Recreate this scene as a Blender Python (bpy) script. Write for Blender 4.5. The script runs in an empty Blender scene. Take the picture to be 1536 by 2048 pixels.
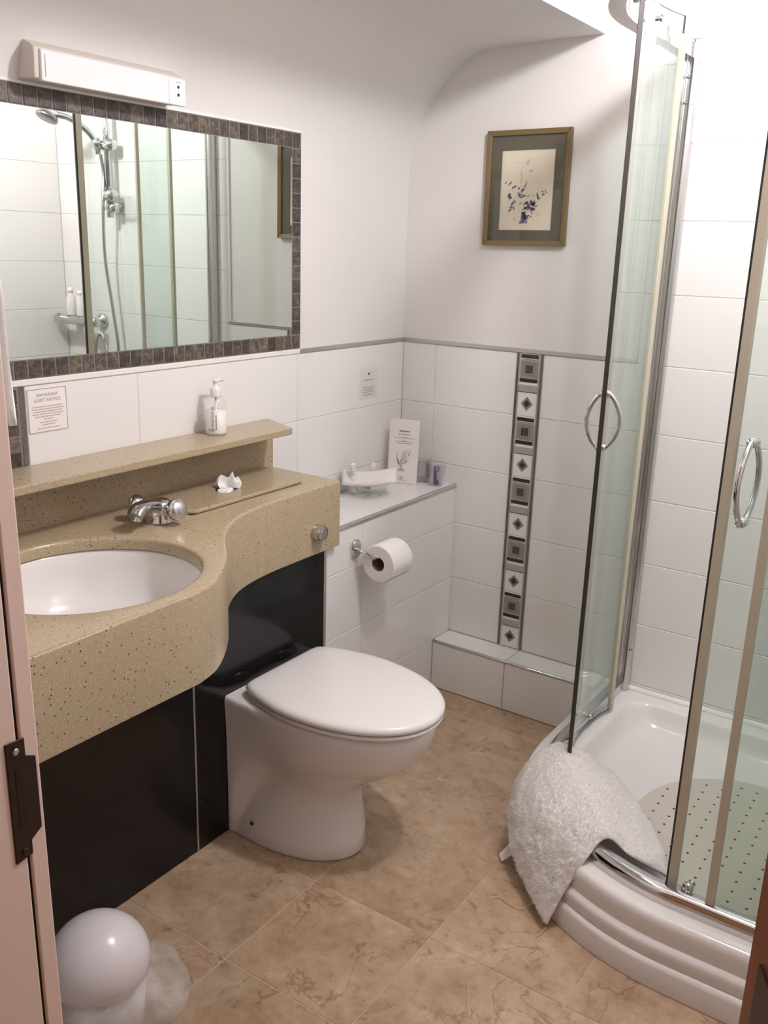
import bpy, bmesh, math, random
from mathutils import Vector, Matrix, noise
random.seed(7)
PI = math.pi
scene = bpy.context.scene
COL = scene.collection

# ------------------------------------------------------------------ camera
cam_d = bpy.data.cameras.new('camera')
cam = bpy.data.objects.new('camera', cam_d)
COL.objects.link(cam)
cam_d.sensor_fit = 'HORIZONTAL'
cam_d.sensor_width = 36.0
cam_d.lens = 36.0 * 1842.03 / 1536.0
cam_d.clip_start = 0.02
YAW, PITCH, ROLL = -0.59327325, -0.28214862, 0.03140891
fwd = Vector((math.sin(YAW) * math.cos(PITCH), math.cos(YAW) * math.cos(PITCH), math.sin(PITCH)))
rgt = Vector((math.cos(YAW), -math.sin(YAW), 0))
upv = rgt.cross(fwd)
r2 = math.cos(ROLL) * rgt + math.sin(ROLL) * upv
u2 = -math.sin(ROLL) * rgt + math.cos(ROLL) * upv
cam.matrix_world = Matrix(((r2.x, u2.x, -fwd.x, 1.738303), (r2.y, u2.y, -fwd.y, -2.66173), (r2.z, u2.z, -fwd.z, 1.487), (0, 0, 0, 1)))
scene.camera = cam

# ------------------------------------------------------------------ world, exposure, lights
scene.view_settings.view_transform = 'Standard'
scene.view_settings.look = 'None'
scene.view_settings.exposure = -0.17
scene.view_settings.gamma = 1.0
scene.view_settings.use_curve_mapping = False
world = bpy.data.worlds.new('world')
scene.world = world
world.use_nodes = True
bg = world.node_tree.nodes['Background']
bg.inputs['Color'].default_value = (1.0, 0.52, 0.30, 1)
bg.inputs['Strength'].default_value = 0.27
LAMP_POS = (1.27, -0.96, 2.33)
LAMP_POWER = 56.0

# ------------------------------------------------------------------ material helpers
def lin(c):
    return tuple(((x / 255) / 12.92 if x / 255 <= 0.04045 else ((x / 255 + 0.055) / 1.055) ** 2.4) for x in c)

def mat(name, rgb, rough=0.5, metal=0.0, spec=0.5, build=None, **kw):
    m = bpy.data.materials.new(name)
    m.use_nodes = True
    nt = m.node_tree
    b = nt.nodes['Principled BSDF']
    b.inputs['Base Color'].default_value = (*rgb, 1)
    b.inputs['Roughness'].default_value = rough
    b.inputs['Metallic'].default_value = metal
    b.inputs['Specular IOR Level'].default_value = spec
    for k, v in kw.items():
        b.inputs[k.replace('_', ' ')].default_value = v
    if build:
        build(nt, b)
    return m

def N(nt, typ, **props):
    n = nt.nodes.new(typ)
    for k, v in props.items():
        if k.startswith('i_'):
            n.inputs[k[2:].replace('_', ' ')].default_value = v
        else:
            setattr(n, k, v)
    return n

def coords(nt, kind='Object', scale=None):
    t = nt.nodes.new('ShaderNodeTexCoord')
    if scale is None:
        return t.outputs[kind]
    mp = nt.nodes.new('ShaderNodeMapping')
    mp.inputs['Scale'].default_value = scale
    nt.links.new(t.outputs[kind], mp.inputs['Vector'])
    return mp.outputs['Vector']

def world_pos(nt):
    return nt.nodes.new('ShaderNodeNewGeometry').outputs['Position']

def ramp(nt, src, stops):
    r = nt.nodes.new('ShaderNodeValToRGB')
    el = r.color_ramp.elements
    while len(el) < len(stops):
        el.new(0.5)
    for e, (p, c) in zip(el, stops):
        e.position = p
        e.color = (*c, 1) if len(c) == 3 else c
    nt.links.new(src, r.inputs['Fac'])
    return r.outputs['Color']

def mix(nt, fac, a, b, mode='MIX'):
    m = nt.nodes.new('ShaderNodeMix')
    m.data_type = 'RGBA'
    m.blend_type = mode
    for sock, v in ((m.inputs[0], fac), (m.inputs[6], a), (m.inputs[7], b)):
        if hasattr(v, 'is_output'):
            nt.links.new(v, sock)
        elif isinstance(v, (int, float)):
            sock.default_value = v
        else:
            sock.default_value = (*v, 1)
    return m.outputs[2]

def bump(nt, b, height, strength=0.2, dist=0.001):
    bp = nt.nodes.new('ShaderNodeBump')
    bp.inputs['Strength'].default_value = strength
    bp.inputs['Distance'].default_value = dist
    nt.links.new(height, bp.inputs['Height'])
    nt.links.new(bp.outputs['Normal'], b.inputs['Normal'])

def b_plaster(nt, b):
    p = world_pos(nt)
    n = N(nt, 'ShaderNodeTexNoise', i_Scale=60.0, i_Detail=4.0)
    nt.links.new(p, n.inputs['Vector'])
    n2 = N(nt, 'ShaderNodeTexNoise', i_Scale=3.0, i_Detail=3.0)
    nt.links.new(p, n2.inputs['Vector'])
    c = ramp(nt, n2.outputs['Fac'], [(0.3, (0.725, 0.70, 0.685)), (0.7, (0.755, 0.73, 0.715))])
    nt.links.new(c, b.inputs['Base Color'])
    bump(nt, b, n.outputs['Fac'], 0.12, 0.002)

def b_tile(nt, b):
    p = world_pos(nt)
    n = N(nt, 'ShaderNodeTexNoise', i_Scale=14.0, i_Detail=2.0)
    nt.links.new(p, n.inputs['Vector'])
    oi = nt.nodes.new('ShaderNodeObjectInfo')
    c = ramp(nt, oi.outputs['Random'], [(0.0, (0.785, 0.77, 0.76)), (1.0, (0.81, 0.795, 0.785))])
    nt.links.new(c, b.inputs['Base Color'])
    bump(nt, b, n.outputs['Fac'], 0.10, 0.004)

def b_stonefloor(nt, b):
    oi = nt.nodes.new('ShaderNodeObjectInfo')
    p = world_pos(nt)
    ad = N(nt, 'ShaderNodeVectorMath', operation='MULTIPLY_ADD')
    cmb = nt.nodes.new('ShaderNodeCombineXYZ')
    nt.links.new(oi.outputs['Random'], cmb.inputs['X'])
    nt.links.new(oi.outputs['Random'], cmb.inputs['Z'])
    nt.links.new(cmb.outputs[0], ad.inputs[0])
    ad.inputs[1].default_value = (37.0, 11.0, 23.0)
    nt.links.new(p, ad.inputs[2])
    v = ad.outputs[0]
    big = N(nt, 'ShaderNodeTexNoise', i_Scale=8.0, i_Detail=10.0, i_Roughness=0.72, i_Distortion=0.25)
    nt.links.new(v, big.inputs['Vector'])
    base = ramp(nt, big.outputs['Fac'], [(0.30, lin((158, 132, 108))), (0.44, lin((180, 154, 128))), (0.56, lin((190, 166, 141))), (0.72, lin((214, 197, 176)))])
    fine = N(nt, 'ShaderNodeTexNoise', i_Scale=26.0, i_Detail=6.0, i_Roughness=0.7)
    nt.links.new(v, fine.inputs['Vector'])
    pits = ramp(nt, fine.outputs['Fac'], [(0.30, (0.55, 0.48, 0.43)), (0.40, (0.93, 0.91, 0.89)), (0.52, (1, 1, 1)), (0.66, (1.08, 1.08, 1.07))])
    c1 = mix(nt, 1.0, base, pits, 'MULTIPLY')
    wav = N(nt, 'ShaderNodeTexNoise', i_Scale=3.2, i_Detail=5.0, i_Roughness=0.6, i_Distortion=1.6)
    nt.links.new(v, wav.inputs['Vector'])
    vein = ramp(nt, wav.outputs['Fac'], [(0.485, (1, 1, 1)), (0.497, (0.66, 0.56, 0.50)), (0.503, (0.64, 0.54, 0.48)), (0.515, (1, 1, 1))])
    msk = N(nt, 'ShaderNodeTexNoise', i_Scale=4.5, i_Detail=1.0)
    nt.links.new(v, msk.inputs['Vector'])
    mk = ramp(nt, msk.outputs['Fac'], [(0.46, (0, 0, 0)), (0.60, (0.85, 0.85, 0.85))])
    sep = nt.nodes.new('ShaderNodeSeparateColor')
    nt.links.new(mk, sep.inputs[0])
    c2 = mix(nt, sep.outputs[0], c1, vein, 'MULTIPLY')
    tv = ramp(nt, oi.outputs['Random'], [(0.0, (0.86, 0.85, 0.83)), (0.5, (0.97, 0.96, 0.95)), (1.0, (1.0, 1.0, 1.0))])
    c3 = mix(nt, 1.0, c2, tv, 'MULTIPLY')
    nt.links.new(c3, b.inputs['Base Color'])
    rr = ramp(nt, fine.outputs['Fac'], [(0.3, (0.5, 0.5, 0.5)), (0.55, (0.28, 0.28, 0.28))])
    nt.links.new(rr, b.inputs['Roughness'])
    bump(nt, b, fine.outputs['Fac'], 0.08, 0.002)

def b_speckle(nt, b):
    p = world_pos(nt)
    base = lin((174, 157, 130))
    col = base
    cur = None
    for sc, thr, c, off in ((150.0, 0.17, (120, 98, 76), 0.0), (240.0, 0.24, (150, 130, 104), 3.3), (85.0, 0.135, (66, 50, 40), 7.7), (230.0, 0.24, (204, 188, 160), 11.1)):
        ad = N(nt, 'ShaderNodeVectorMath', operation='ADD')
        ad.inputs[1].default_value = (off, off * 0.7, off * 1.3)
        nt.links.new(p, ad.inputs[0])
        vo = N(nt, 'ShaderNodeTexVoronoi', i_Scale=sc)
        nt.links.new(ad.outputs[0], vo.inputs['Vector'])
        fac = ramp(nt, vo.outputs['Distance'], [(thr * 0.75, (1, 1, 1)), (thr * 1.25, (0, 0, 0))])
        sp = nt.nodes.new('ShaderNodeSeparateColor')
        nt.links.new(vo.outputs['Color'], sp.inputs[0])
        sel = N(nt, 'ShaderNodeMath', operation='GREATER_THAN')
        sel.inputs[1].default_value = 0.36
        nt.links.new(sp.outputs[0], sel.inputs[0])
        ml = N(nt, 'ShaderNodeMath', operation='MULTIPLY')
        nt.links.new(fac, ml.inputs[0])
        nt.links.new(sel.outputs[0], ml.inputs[1])
        cur = mix(nt, ml.outputs[0], cur if cur is not None else base, lin(c))
    nt.links.new(cur, b.inputs['Base Color'])

def b_slate(nt, b):
    oi = nt.nodes.new('ShaderNodeObjectInfo')
    p = world_pos(nt)
    n = N(nt, 'ShaderNodeTexNoise', i_Scale=70.0, i_Detail=6.0, i_Roughness=0.65, i_Distortion=0.8)
    nt.links.new(p, n.inputs['Vector'])
    a = ramp(nt, n.outputs['Fac'], [(0.3, lin((62, 52, 48))), (0.5, lin((98, 88, 82))), (0.68, lin((142, 132, 122)))])
    t = ramp(nt, oi.outputs['Random'], [(0.0, (0.34, 0.31, 0.31)), (0.4, (0.66, 0.64, 0.64)), (0.65, (0.85, 0.84, 0.82)), (0.8, (0.95, 0.95, 0.78)), (1.0, (0.48, 0.46, 0.46))])
    nt.links.new(mix(nt, 1.0, a, t, 'MULTIPLY'), b.inputs['Base Color'])
    bump(nt, b, n.outputs['Fac'], 0.4, 0.002)

def b_wood(nt, b):
    v = coords(nt, 'Object', (30.0, 30.0, 1.6))
    n = N(nt, 'ShaderNodeTexNoise', i_Scale=2.0, i_Detail=6.0, i_Roughness=0.6)
    nt.links.new(v, n.inputs['Vector'])
    nt.links.new(ramp(nt, n.outputs['Fac'], [(0.3, lin((104, 48, 26))), (0.6, lin((150, 76, 42))), (0.8, lin((168, 92, 54)))]), b.inputs['Base Color'])

def b_fluff(nt, b):
    p = world_pos(nt)
    n = N(nt, 'ShaderNodeTexNoise', i_Scale=160.0, i_Detail=5.0, i_Roughness=0.7)
    nt.links.new(p, n.inputs['Vector'])
    nt.links.new(ramp(nt, n.outputs['Fac'], [(0.3, (0.82, 0.80, 0.78)), (0.6, (0.90, 0.885, 0.87))]), b.inputs['Base Color'])
    bump(nt, b, n.outputs['Fac'], 0.35, 0.003)

def b_brushed(nt, b):
    v = coords(nt, 'Object', (400.0, 400.0, 3.0))
    n = N(nt, 'ShaderNodeTexNoise', i_Scale=2.0, i_Detail=2.0)
    nt.links.new(v, n.inputs['Vector'])
    nt.links.new(ramp(nt, n.outputs['Fac'], [(0.3, (0.17, 0.17, 0.17)), (0.7, (0.26, 0.26, 0.26))]), b.inputs['Roughness'])

def b_dark(nt, b):
    p = world_pos(nt)
    n = N(nt, 'ShaderNodeTexNoise', i_Scale=25.0, i_Detail=4.0)
    nt.links.new(p, n.inputs['Vector'])
    nt.links.new(ramp(nt, n.outputs['Fac'], [(0.3, (0.005, 0.0045, 0.005)), (0.7, (0.009, 0.008, 0.0085))]), b.inputs['Base Color'])

def glassmat(name, tint, refl=1.0, rough=0.0):
    m = bpy.data.materials.new(name)
    m.use_nodes = True
    nt = m.node_tree
    nt.nodes.clear()
    out = nt.nodes.new('ShaderNodeOutputMaterial')
    tr = nt.nodes.new('ShaderNodeBsdfTransparent')
    tr.inputs['Color'].default_value = (*tint, 1)
    gl = nt.nodes.new('ShaderNodeBsdfGlossy')
    gl.inputs['Roughness'].default_value = rough
    gl.inputs['Color'].default_value = (1, 1, 1, 1)
    lw = nt.nodes.new('ShaderNodeLayerWeight')
    lw.inputs['Blend'].default_value = 0.5
    pw = N(nt, 'ShaderNodeMath', operation='POWER')
    pw.inputs[1].default_value = 5.0
    nt.links.new(lw.outputs['Facing'], pw.inputs[0])
    fr = N(nt, 'ShaderNodeMath', operation='MULTIPLY_ADD')
    fr.inputs[1].default_value = 0.95 * refl
    fr.inputs[2].default_value = 0.035 * refl
    nt.links.new(pw.outputs[0], fr.inputs[0])
    ms = nt.nodes.new('ShaderNodeMixShader')
    nt.links.new(fr.outputs[0], ms.inputs[0])
    nt.links.new(tr.outputs[0], ms.inputs[1])
    nt.links.new(gl.outputs[0], ms.inputs[2])
    nt.links.new(ms.outputs[0], out.inputs['Surface'])
    return m

def bagmat(name):
    m = bpy.data.materials.new(name)
    m.use_nodes = True
    nt = m.node_tree
    nt.nodes.clear()
    out = nt.nodes.new('ShaderNodeOutputMaterial')
    tr = nt.nodes.new('ShaderNodeBsdfTransparent')
    tr.inputs['Color'].default_value = (0.93, 0.92, 0.90, 1)
    pr = nt.nodes.new('ShaderNodeBsdfPrincipled')
    pr.inputs['Base Color'].default_value = (0.80, 0.77, 0.74, 1)
    pr.inputs['Roughness'].default_value = 0.28
    ns = N(nt, 'ShaderNodeTexNoise', i_Scale=18.0, i_Detail=4.0)
    nt.links.new(world_pos(nt), ns.inputs['Vector'])
    f = ramp(nt, ns.outputs['Fac'], [(0.35, (0.15, 0.15, 0.15)), (0.72, (0.45, 0.45, 0.45))])
    ms = nt.nodes.new('ShaderNodeMixShader')
    nt.links.new(f, ms.inputs[0])
    nt.links.new(tr.outputs[0], ms.inputs[1])
    nt.links.new(pr.outputs[0], ms.inputs[2])
    nt.links.new(ms.outputs[0], out.inputs['Surface'])
    return m

M = {}
M['plaster'] = mat('painted_plaster', (0.82, 0.79, 0.78), 0.75, build=b_plaster)
M['ceiling'] = mat('darkened_ceiling', (0.55, 0.50, 0.46), 0.8)  # unseen ceiling, colour darkened so less lamp light bounces back into the room
M['tile'] = mat('white_glazed_tile', (0.83, 0.81, 0.80), 0.16, build=b_tile)
M['grout'] = mat('pale_grout', (0.62, 0.60, 0.58), 0.9)
M['floorgrout'] = mat('beige_grout', lin((196, 176, 150)), 0.9)
M['floor'] = mat('travertine', (0.6, 0.5, 0.4), 0.35, build=b_stonefloor)
M['stone'] = mat('speckled_worktop', (0.6, 0.5, 0.35), 0.26, build=b_speckle)
M['slate'] = mat('slate_mosaic', (0.1, 0.09, 0.08), 0.5, build=b_slate)
M['slategrout'] = mat('grey_mosaic_grout', lin((128, 122, 119)), 0.9)
M['black'] = mat('black_laminate', (0.012, 0.011, 0.012), 0.13, spec=0.38, build=b_dark)
M['ceramic'] = mat('white_ceramic', (0.80, 0.775, 0.755), 0.10, spec=0.6)
M['acrylic'] = mat('white_acrylic', (0.80, 0.78, 0.77), 0.16)
M['plastic'] = mat('white_plastic', (0.80, 0.76, 0.76), 0.32)
M['lidplastic'] = mat('seat_plastic', (0.80, 0.775, 0.765), 0.2)
M['binplastic'] = mat('bin_plastic', (0.72, 0.68, 0.71), 0.22)
M['cream'] = mat('aged_cream_plastic', lin((206, 197, 186)), 0.45)
M['chrome'] = mat('chrome', (0.64, 0.64, 0.65), 0.06, metal=1.0)
M['satin'] = mat('satin_aluminium', (0.60, 0.585, 0.585), 0.22, metal=1.0, build=b_brushed)
M['silver'] = mat('silver_trim', (0.58, 0.56, 0.55), 0.35, metal=0.9)
M['mirror'] = mat('mirror_silver', (0.86, 0.90, 0.87), 0.0, metal=1.0)
M['glass'] = glassmat('green_tinted_glass', (0.905, 0.945, 0.928))
M['clear'] = glassmat('clear_glass', (0.975, 0.978, 0.978), 0.8)
M['film'] = glassmat('clear_film', (0.985, 0.985, 0.985), 0.25)
M['glassedge'] = mat('dark_glass_edge', (0.018, 0.02, 0.016), 0.15)
M['seal'] = mat('beige_seal_strip', lin((196, 189, 170)), 0.4)
M['sealdark'] = mat('dark_seal_lip', (0.03, 0.026, 0.022), 0.5)
M['goldframe'] = mat('gilt_wood', lin((126, 106, 72)), 0.4, metal=0.25)
M['mount'] = mat('olive_mount_board', lin((96, 90, 76)), 0.85)
M['paperart'] = mat('cream_art_paper', lin((224, 214, 194)), 0.85)
M['paper'] = mat('white_paper', lin((236, 228, 226)), 0.7)
M['ink'] = mat('dark_ink', (0.03, 0.03, 0.03), 0.7)
M['inkgrey'] = mat('grey_ink', (0.22, 0.20, 0.19), 0.7)
M['inklight'] = mat('pale_grey_ink', (0.45, 0.42, 0.41), 0.7)
M['wood'] = mat('stained_wood', (0.3, 0.12, 0.05), 0.35, build=b_wood)
M['jamb'] = mat('cream_gloss_paint', lin((240, 216, 204)), 0.4)
M['bronze'] = mat('dark_bronze', (0.05, 0.028, 0.02), 0.35, metal=0.6)
M['gap'] = mat('dark_recess', (0.02, 0.012, 0.01), 0.9)
M['fluff'] = mat('white_cotton_pile', (0.86, 0.84, 0.82), 0.95, build=b_fluff)
def tuftmat():
    m = bpy.data.materials.new('cotton_tuft')
    m.use_nodes = True
    nt = m.node_tree
    b = nt.nodes['Principled BSDF']
    b.inputs['Base Color'].default_value = (0.92, 0.905, 0.89, 1)
    b.inputs['Roughness'].default_value = 1.0
    b.inputs['Specular IOR Level'].default_value = 0.1
    t = nt.nodes.new('ShaderNodeBsdfTranslucent')
    t.inputs['Color'].default_value = (0.92, 0.905, 0.89, 1)
    ms = nt.nodes.new('ShaderNodeMixShader')
    ms.inputs[0].default_value = 0.5
    nt.links.new(b.outputs[0], ms.inputs[1]); nt.links.new(t.outputs[0], ms.inputs[2])
    nt.links.new(ms.outputs[0], nt.nodes['Material Output'].inputs['Surface'])
    return m
M['tuft'] = tuftmat()
M['towel'] = mat('white_towel', lin((228, 216, 206)), 0.95, build=b_fluff)
M['tissue'] = mat('soft_tissue', (0.86, 0.85, 0.84), 0.95)
M['roll'] = mat('toilet_tissue', (0.84, 0.81, 0.79), 0.95)
M['card_core'] = mat('cardboard_core', lin((120, 96, 80)), 0.9)
M['rubber'] = mat('pale_rubber_mat', lin((206, 202, 190)), 0.5)
M['hole'] = mat('dark_hole', (0.03, 0.028, 0.025), 0.8)
M['bag'] = bagmat('thin_bin_liner')
M['purple'] = mat('purple_plastic', lin((104, 52, 104)), 0.3)
M['lilac'] = mat('lilac_label', lin((196, 160, 196)), 0.5)
M['lotion'] = mat('white_lotion', (0.84, 0.82, 0.77), 0.4)
M['dgrey'] = mat('decor_dark', lin((52, 46, 44)), 0.25)
M['mgrey'] = mat('decor_grey', lin((146, 142, 138)), 0.2)
M['lgrey'] = mat('decor_pale_grey', lin((168, 164, 158)), 0.2)
M['dwhite'] = mat('decor_white', (0.80, 0.78, 0.75), 0.16)
M['pewter'] = mat('pewter_liner', (0.26, 0.25, 0.24), 0.25, metal=0.9)
M['hallfloor'] = mat('hall_carpet', lin((120, 84, 60)), 0.95)
m_l = bpy.data.materials.new('lamp_glow')
m_l.use_nodes = True
m_l.node_tree.nodes.clear()
_o = m_l.node_tree.nodes.new('ShaderNodeOutputMaterial')
_e = m_l.node_tree.nodes.new('ShaderNodeEmission')
_e.inputs['Color'].default_value = (1.0, 0.93, 0.88, 1)
_e.inputs['Strength'].default_value = 25.0
m_l.node_tree.links.new(_e.outputs[0], _o.inputs['Surface'])
M['glow'] = m_l

# ------------------------------------------------------------------ mesh helpers
def finish(name, me, mt, parent=None, smooth=False):
    o = bpy.data.objects.new(name, me)
    COL.objects.link(o)
    if mt is not None and not me.materials:
        me.materials.append(M[mt] if isinstance(mt, str) else mt)
    if smooth:
        for p in me.polygons:
            p.use_smooth = True
    attach(o, parent)
    return o

WPOS = {}      # where each parent stands
def attach(o, parent):
    if parent is None:
        return
    o.parent = parent
    o.matrix_parent_inverse = Matrix.Translation(-WPOS.get(parent.name, Vector((0, 0, 0))))

def thing(name, label, cat, loc, group=None):
    o = bpy.data.objects.new(name, None)
    COL.objects.link(o)
    o.location = loc
    WPOS[o.name] = Vector(loc)
    o.empty_display_size = 0.05
    tag(o, label, cat, group)
    return o

def tag(o, label=None, cat=None, group=None, kind=None):
    if label: o['label'] = label
    if cat: o['category'] = cat
    if group: o['group'] = group
    if kind: o['kind'] = kind
    return o

def struct(o, label=None):
    o['kind'] = 'structure'
    if label: o['label'] = label
    return o

def mesh(verts, faces):
    me = bpy.data.meshes.new('mesh')
    me.from_pydata([tuple(v) for v in verts], [], faces)
    bm = bmesh.new(); bm.from_mesh(me)
    bmesh.ops.recalc_face_normals(bm, faces=bm.faces)
    bm.to_mesh(me); bm.free()
    return me

def box_me(lo, hi, bev=0.0, seg=1):
    bm = bmesh.new()
    x0, y0, z0 = lo; x1, y1, z1 = hi
    v = [bm.verts.new(p) for p in ((x0, y0, z0), (x1, y0, z0), (x1, y1, z0), (x0, y1, z0), (x0, y0, z1), (x1, y0, z1), (x1, y1, z1), (x0, y1, z1))]
    for f in ((3, 2, 1, 0), (4, 5, 6, 7), (0, 1, 5, 4), (1, 2, 6, 5), (2, 3, 7, 6), (3, 0, 4, 7)):
        bm.faces.new([v[i] for i in f])
    if bev > 0:
        bmesh.ops.bevel(bm, geom=bm.edges[:], offset=bev, segments=seg, profile=0.5, affect='EDGES')
    me = bpy.data.meshes.new('box'); bm.to_mesh(me); bm.free()
    return me

def box(name, lo, hi, mt, parent=None, bev=0.0, seg=1, smooth=False):
    return finish(name, box_me(lo, hi, bev, seg), mt, parent, smooth)

def merge(meshes):
    bm = bmesh.new()
    for me in meshes:
        bm.from_mesh(me)
    me = bpy.data.meshes.new('joined'); bm.to_mesh(me); bm.free()
    return me

_cache = {}
def piece(name, lo, hi, mt, parent, bev=0.0012):
    """a small box piece; alike pieces share their mesh"""
    size = tuple(round(b - a, 4) for a, b in zip(lo, hi))
    key = (size, mt, bev)
    if key not in _cache:
        h = [s / 2 for s in size]
        me = box_me([-a for a in h], h, bev)
        me.materials.append(M[mt])
        _cache[key] = me
    o = bpy.data.objects.new(name, _cache[key])
    COL.objects.link(o)
    o.location = [(a + b) / 2 for a, b in zip(lo, hi)]
    WPOS[o.name] = o.location.copy()
    attach(o, parent)
    return o

def loft_me(rings, closed=True, cap0=False, cap1=False):
    n = len(rings[0])
    verts = [p for r in rings for p in r]
    faces = []
    for i in range(len(rings) - 1):
        for j in range(n if closed else n - 1):
            a = i * n + j; b = i * n + (j + 1) % n
            faces.append((a, b, b + n, a + n))
    if cap0: faces.append(tuple(range(n - 1, -1, -1)))
    if cap1: faces.append(tuple((len(rings) - 1) * n + j for j in range(n)))
    return mesh(verts, faces)

def lathe_me(prof, c, seg=32, sx=1.0, sy=1.0):
    """prof = [(r, z)], axis vertical through c"""
    rings = [[(c[0] + r * sx * math.cos(2 * PI * k / seg), c[1] + r * sy * math.sin(2 * PI * k / seg), c[2] + z) for k in range(seg)] for r, z in prof]
    return loft_me(rings, True, prof[0][0] > 1e-5, prof[-1][0] > 1e-5)

def frame_for(d):
    d = Vector(d).normalized()
    a = Vector((0, 0, 1)) if abs(d.z) < 0.9 else Vector((1, 0, 0))
    u = d.cross(a).normalized()
    return u, u.cross(d).normalized() * -1

def lathe_dir(prof, c, d, seg=24):
    """prof = [(r, t)] along direction d from c"""
    u, w = frame_for(d); d = Vector(d).normalized(); c = Vector(c)
    rings = [[c + d * t + (u * math.cos(2 * PI * k / seg) + w * math.sin(2 * PI * k / seg)) * max(r, 1e-5) for k in range(seg)] for r, t in prof]
    return loft_me(rings, True, True, True)

def catmull(pts, n=8, closed=False):
    P = [Vector(p) for p in pts]
    if closed:
        P = [P[-1]] + P + [P[0], P[1]]
    else:
        P = [P[0] * 2 - P[1]] + P + [P[-1] * 2 - P[-2]]
    out = []
    for i in range(1, len(P) - 2):
        for k in range(n):
            t = k / n
            a, b, c, d = P[i - 1], P[i], P[i + 1], P[i + 2]
            out.append(0.5 * ((2 * b) + (c - a) * t + (2 * a - 5 * b + 4 * c - d) * t * t + (3 * b - a - 3 * c + d) * t ** 3))
    if not closed:
        out.append(P[-2])
    return out

def tube_me(pts, r, seg=10, closed=False):
    P = [Vector(p) for p in pts]
    n = len(P)
    rs = r if isinstance(r, (list, tuple)) else [r] * n
    rings = []
    u = None
    for i in range(n):
        if closed:
            d = P[(i + 1) % n] - P[i - 1]
        else:
            d = P[min(i + 1, n - 1)] - P[max(i - 1, 0)]
        d.normalize()
        if u is None:
            u = frame_for(d)[0]
        else:
            u = (u - d * u.dot(d)).normalized()
        w = d.cross(u)
        rings.append([P[i] + (u * math.cos(2 * PI * k / seg) + w * math.sin(2 * PI * k / seg)) * rs[i] for k in range(seg)])
    if closed:
        rings.append(rings[0])
    return loft_me(rings, True, not closed, not closed)

def sphere_me(c, r, seg=20, rings=12):
    pr = [(max(1e-5, r[0] * math.sin(PI * k / rings)), k) for k in range(rings + 1)]
    R = [[(c[0] + r[0] * math.sin(PI * k / rings) * math.cos(2 * PI * j / seg), c[1] + r[1] * math.sin(PI * k / rings) * math.sin(2 * PI * j / seg), c[2] - r[2] * math.cos(PI * k / rings)) for j in range(seg)] for k in range(rings + 1)]
    me = loft_me(R)
    bm = bmesh.new(); bm.from_mesh(me)
    bmesh.ops.remove_doubles(bm, verts=bm.verts, dist=1e-6)
    bm.to_mesh(me); bm.free()
    return me

def prism_me(poly, axis, a, b):
    """poly 2D; axis 0/1/2 extrusion from a to b. axis 1: poly=(x,z); axis 2: (x,y); axis 0: (y,z)"""
    def pt(p, t):
        return {0: (t, p[0], p[1]), 1: (p[0], t, p[1]), 2: (p[0], p[1], t)}[axis]
    n = len(poly)
    v = [pt(p, a) for p in poly] + [pt(p, b) for p in poly]
    f = [tuple(range(n)), tuple(range(2 * n - 1, n - 1, -1))]
    f += [(i, (i + 1) % n, n + (i + 1) % n, n + i) for i in range(n)]
    return mesh(v, f)

def bevel_me(me, off, seg=2, ang=0.5):
    bm = bmesh.new(); bm.from_mesh(me)
    ed = [e for e in bm.edges if len(e.link_faces) == 2 and e.calc_face_angle(0) > ang]
    bmesh.ops.bevel(bm, geom=ed, offset=off, segments=seg, profile=0.5, affect='EDGES')
    bm.to_mesh(me); bm.free()
    return me

def autosmooth(o, ang=0.7):
    me = o.data
    bm = bmesh.new(); bm.from_mesh(me)
    for f in bm.faces: f.smooth = True
    for e in bm.edges:
        if len(e.link_faces) == 2 and e.calc_face_angle(0) > ang:
            e.smooth = False
    bm.to_mesh(me); bm.free()
    return o

def text_me(body, size, origin, xdir, ydir, extr=0.0003, align='CENTER'):
    cu = bpy.data.curves.new('lettering', 'FONT')
    cu.body = body; cu.size = size; cu.align_x = align; cu.align_y = 'CENTER'
    cu.extrude = 0.0
    cu.resolution_u = 2
    ob = bpy.data.objects.new('lettering', cu)
    COL.objects.link(ob)
    dg = bpy.context.evaluated_depsgraph_get()
    me = bpy.data.meshes.new_from_object(ob.evaluated_get(dg))
    bpy.data.objects.remove(ob)
    X = Vector(xdir).normalized(); Y = Vector(ydir).normalized(); O = Vector(origin)
    for v in me.vertices:
        v.co = O + X * v.co.x + Y * v.co.y
    me.materials.clear()
    return me

def quads_me(qs):
    v = []; f = []
    for q in qs:
        b = len(v); v += list(q); f.append(tuple(range(b, b + len(q))))
    return mesh(v, f)

W = 1.81          # room width
YD = -2.10        # inner face of the door wall
CH = 2.44         # ceiling
TT = 0.006        # tile stands proud by this

# ------------------------------------------------------------------ room shell
floor = struct(box('floor', (-0.05, -2.2, -0.06), (W + 0.05, 0.05, -0.0012), 'floorgrout'), 'beige grout bed of the stone floor')
struct(box('floor', (-0.6, -4.2, -0.06), (3.2, -2.2, -0.002), 'hallfloor'), 'brown hall floor outside the bathroom door')
# floor tiles
gx = [0.565 + 0.3235 * k for k in range(-2, 5)]
gy = [-1.165 + 0.3135 * k for k in range(-4, 5)]
for i in range(len(gx) - 1):
    for j in range(len(gy) - 1):
        x0, x1 = max(gx[i], 0.0), min(gx[i + 1], W)
        y0, y1 = max(gy[j], -2.2), min(gy[j + 1], 0.0)
        if x1 - x0 < 0.02 or y1 - y0 < 0.02: continue
        if x1 < 0.20 or y0 > -0.115: continue
        g = 0.0012
        piece('tile', (x0 + g, y0 + g, -0.006), (x1 - g, y1 - g, 0.0), 'floor', floor, 0.0008)

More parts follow.
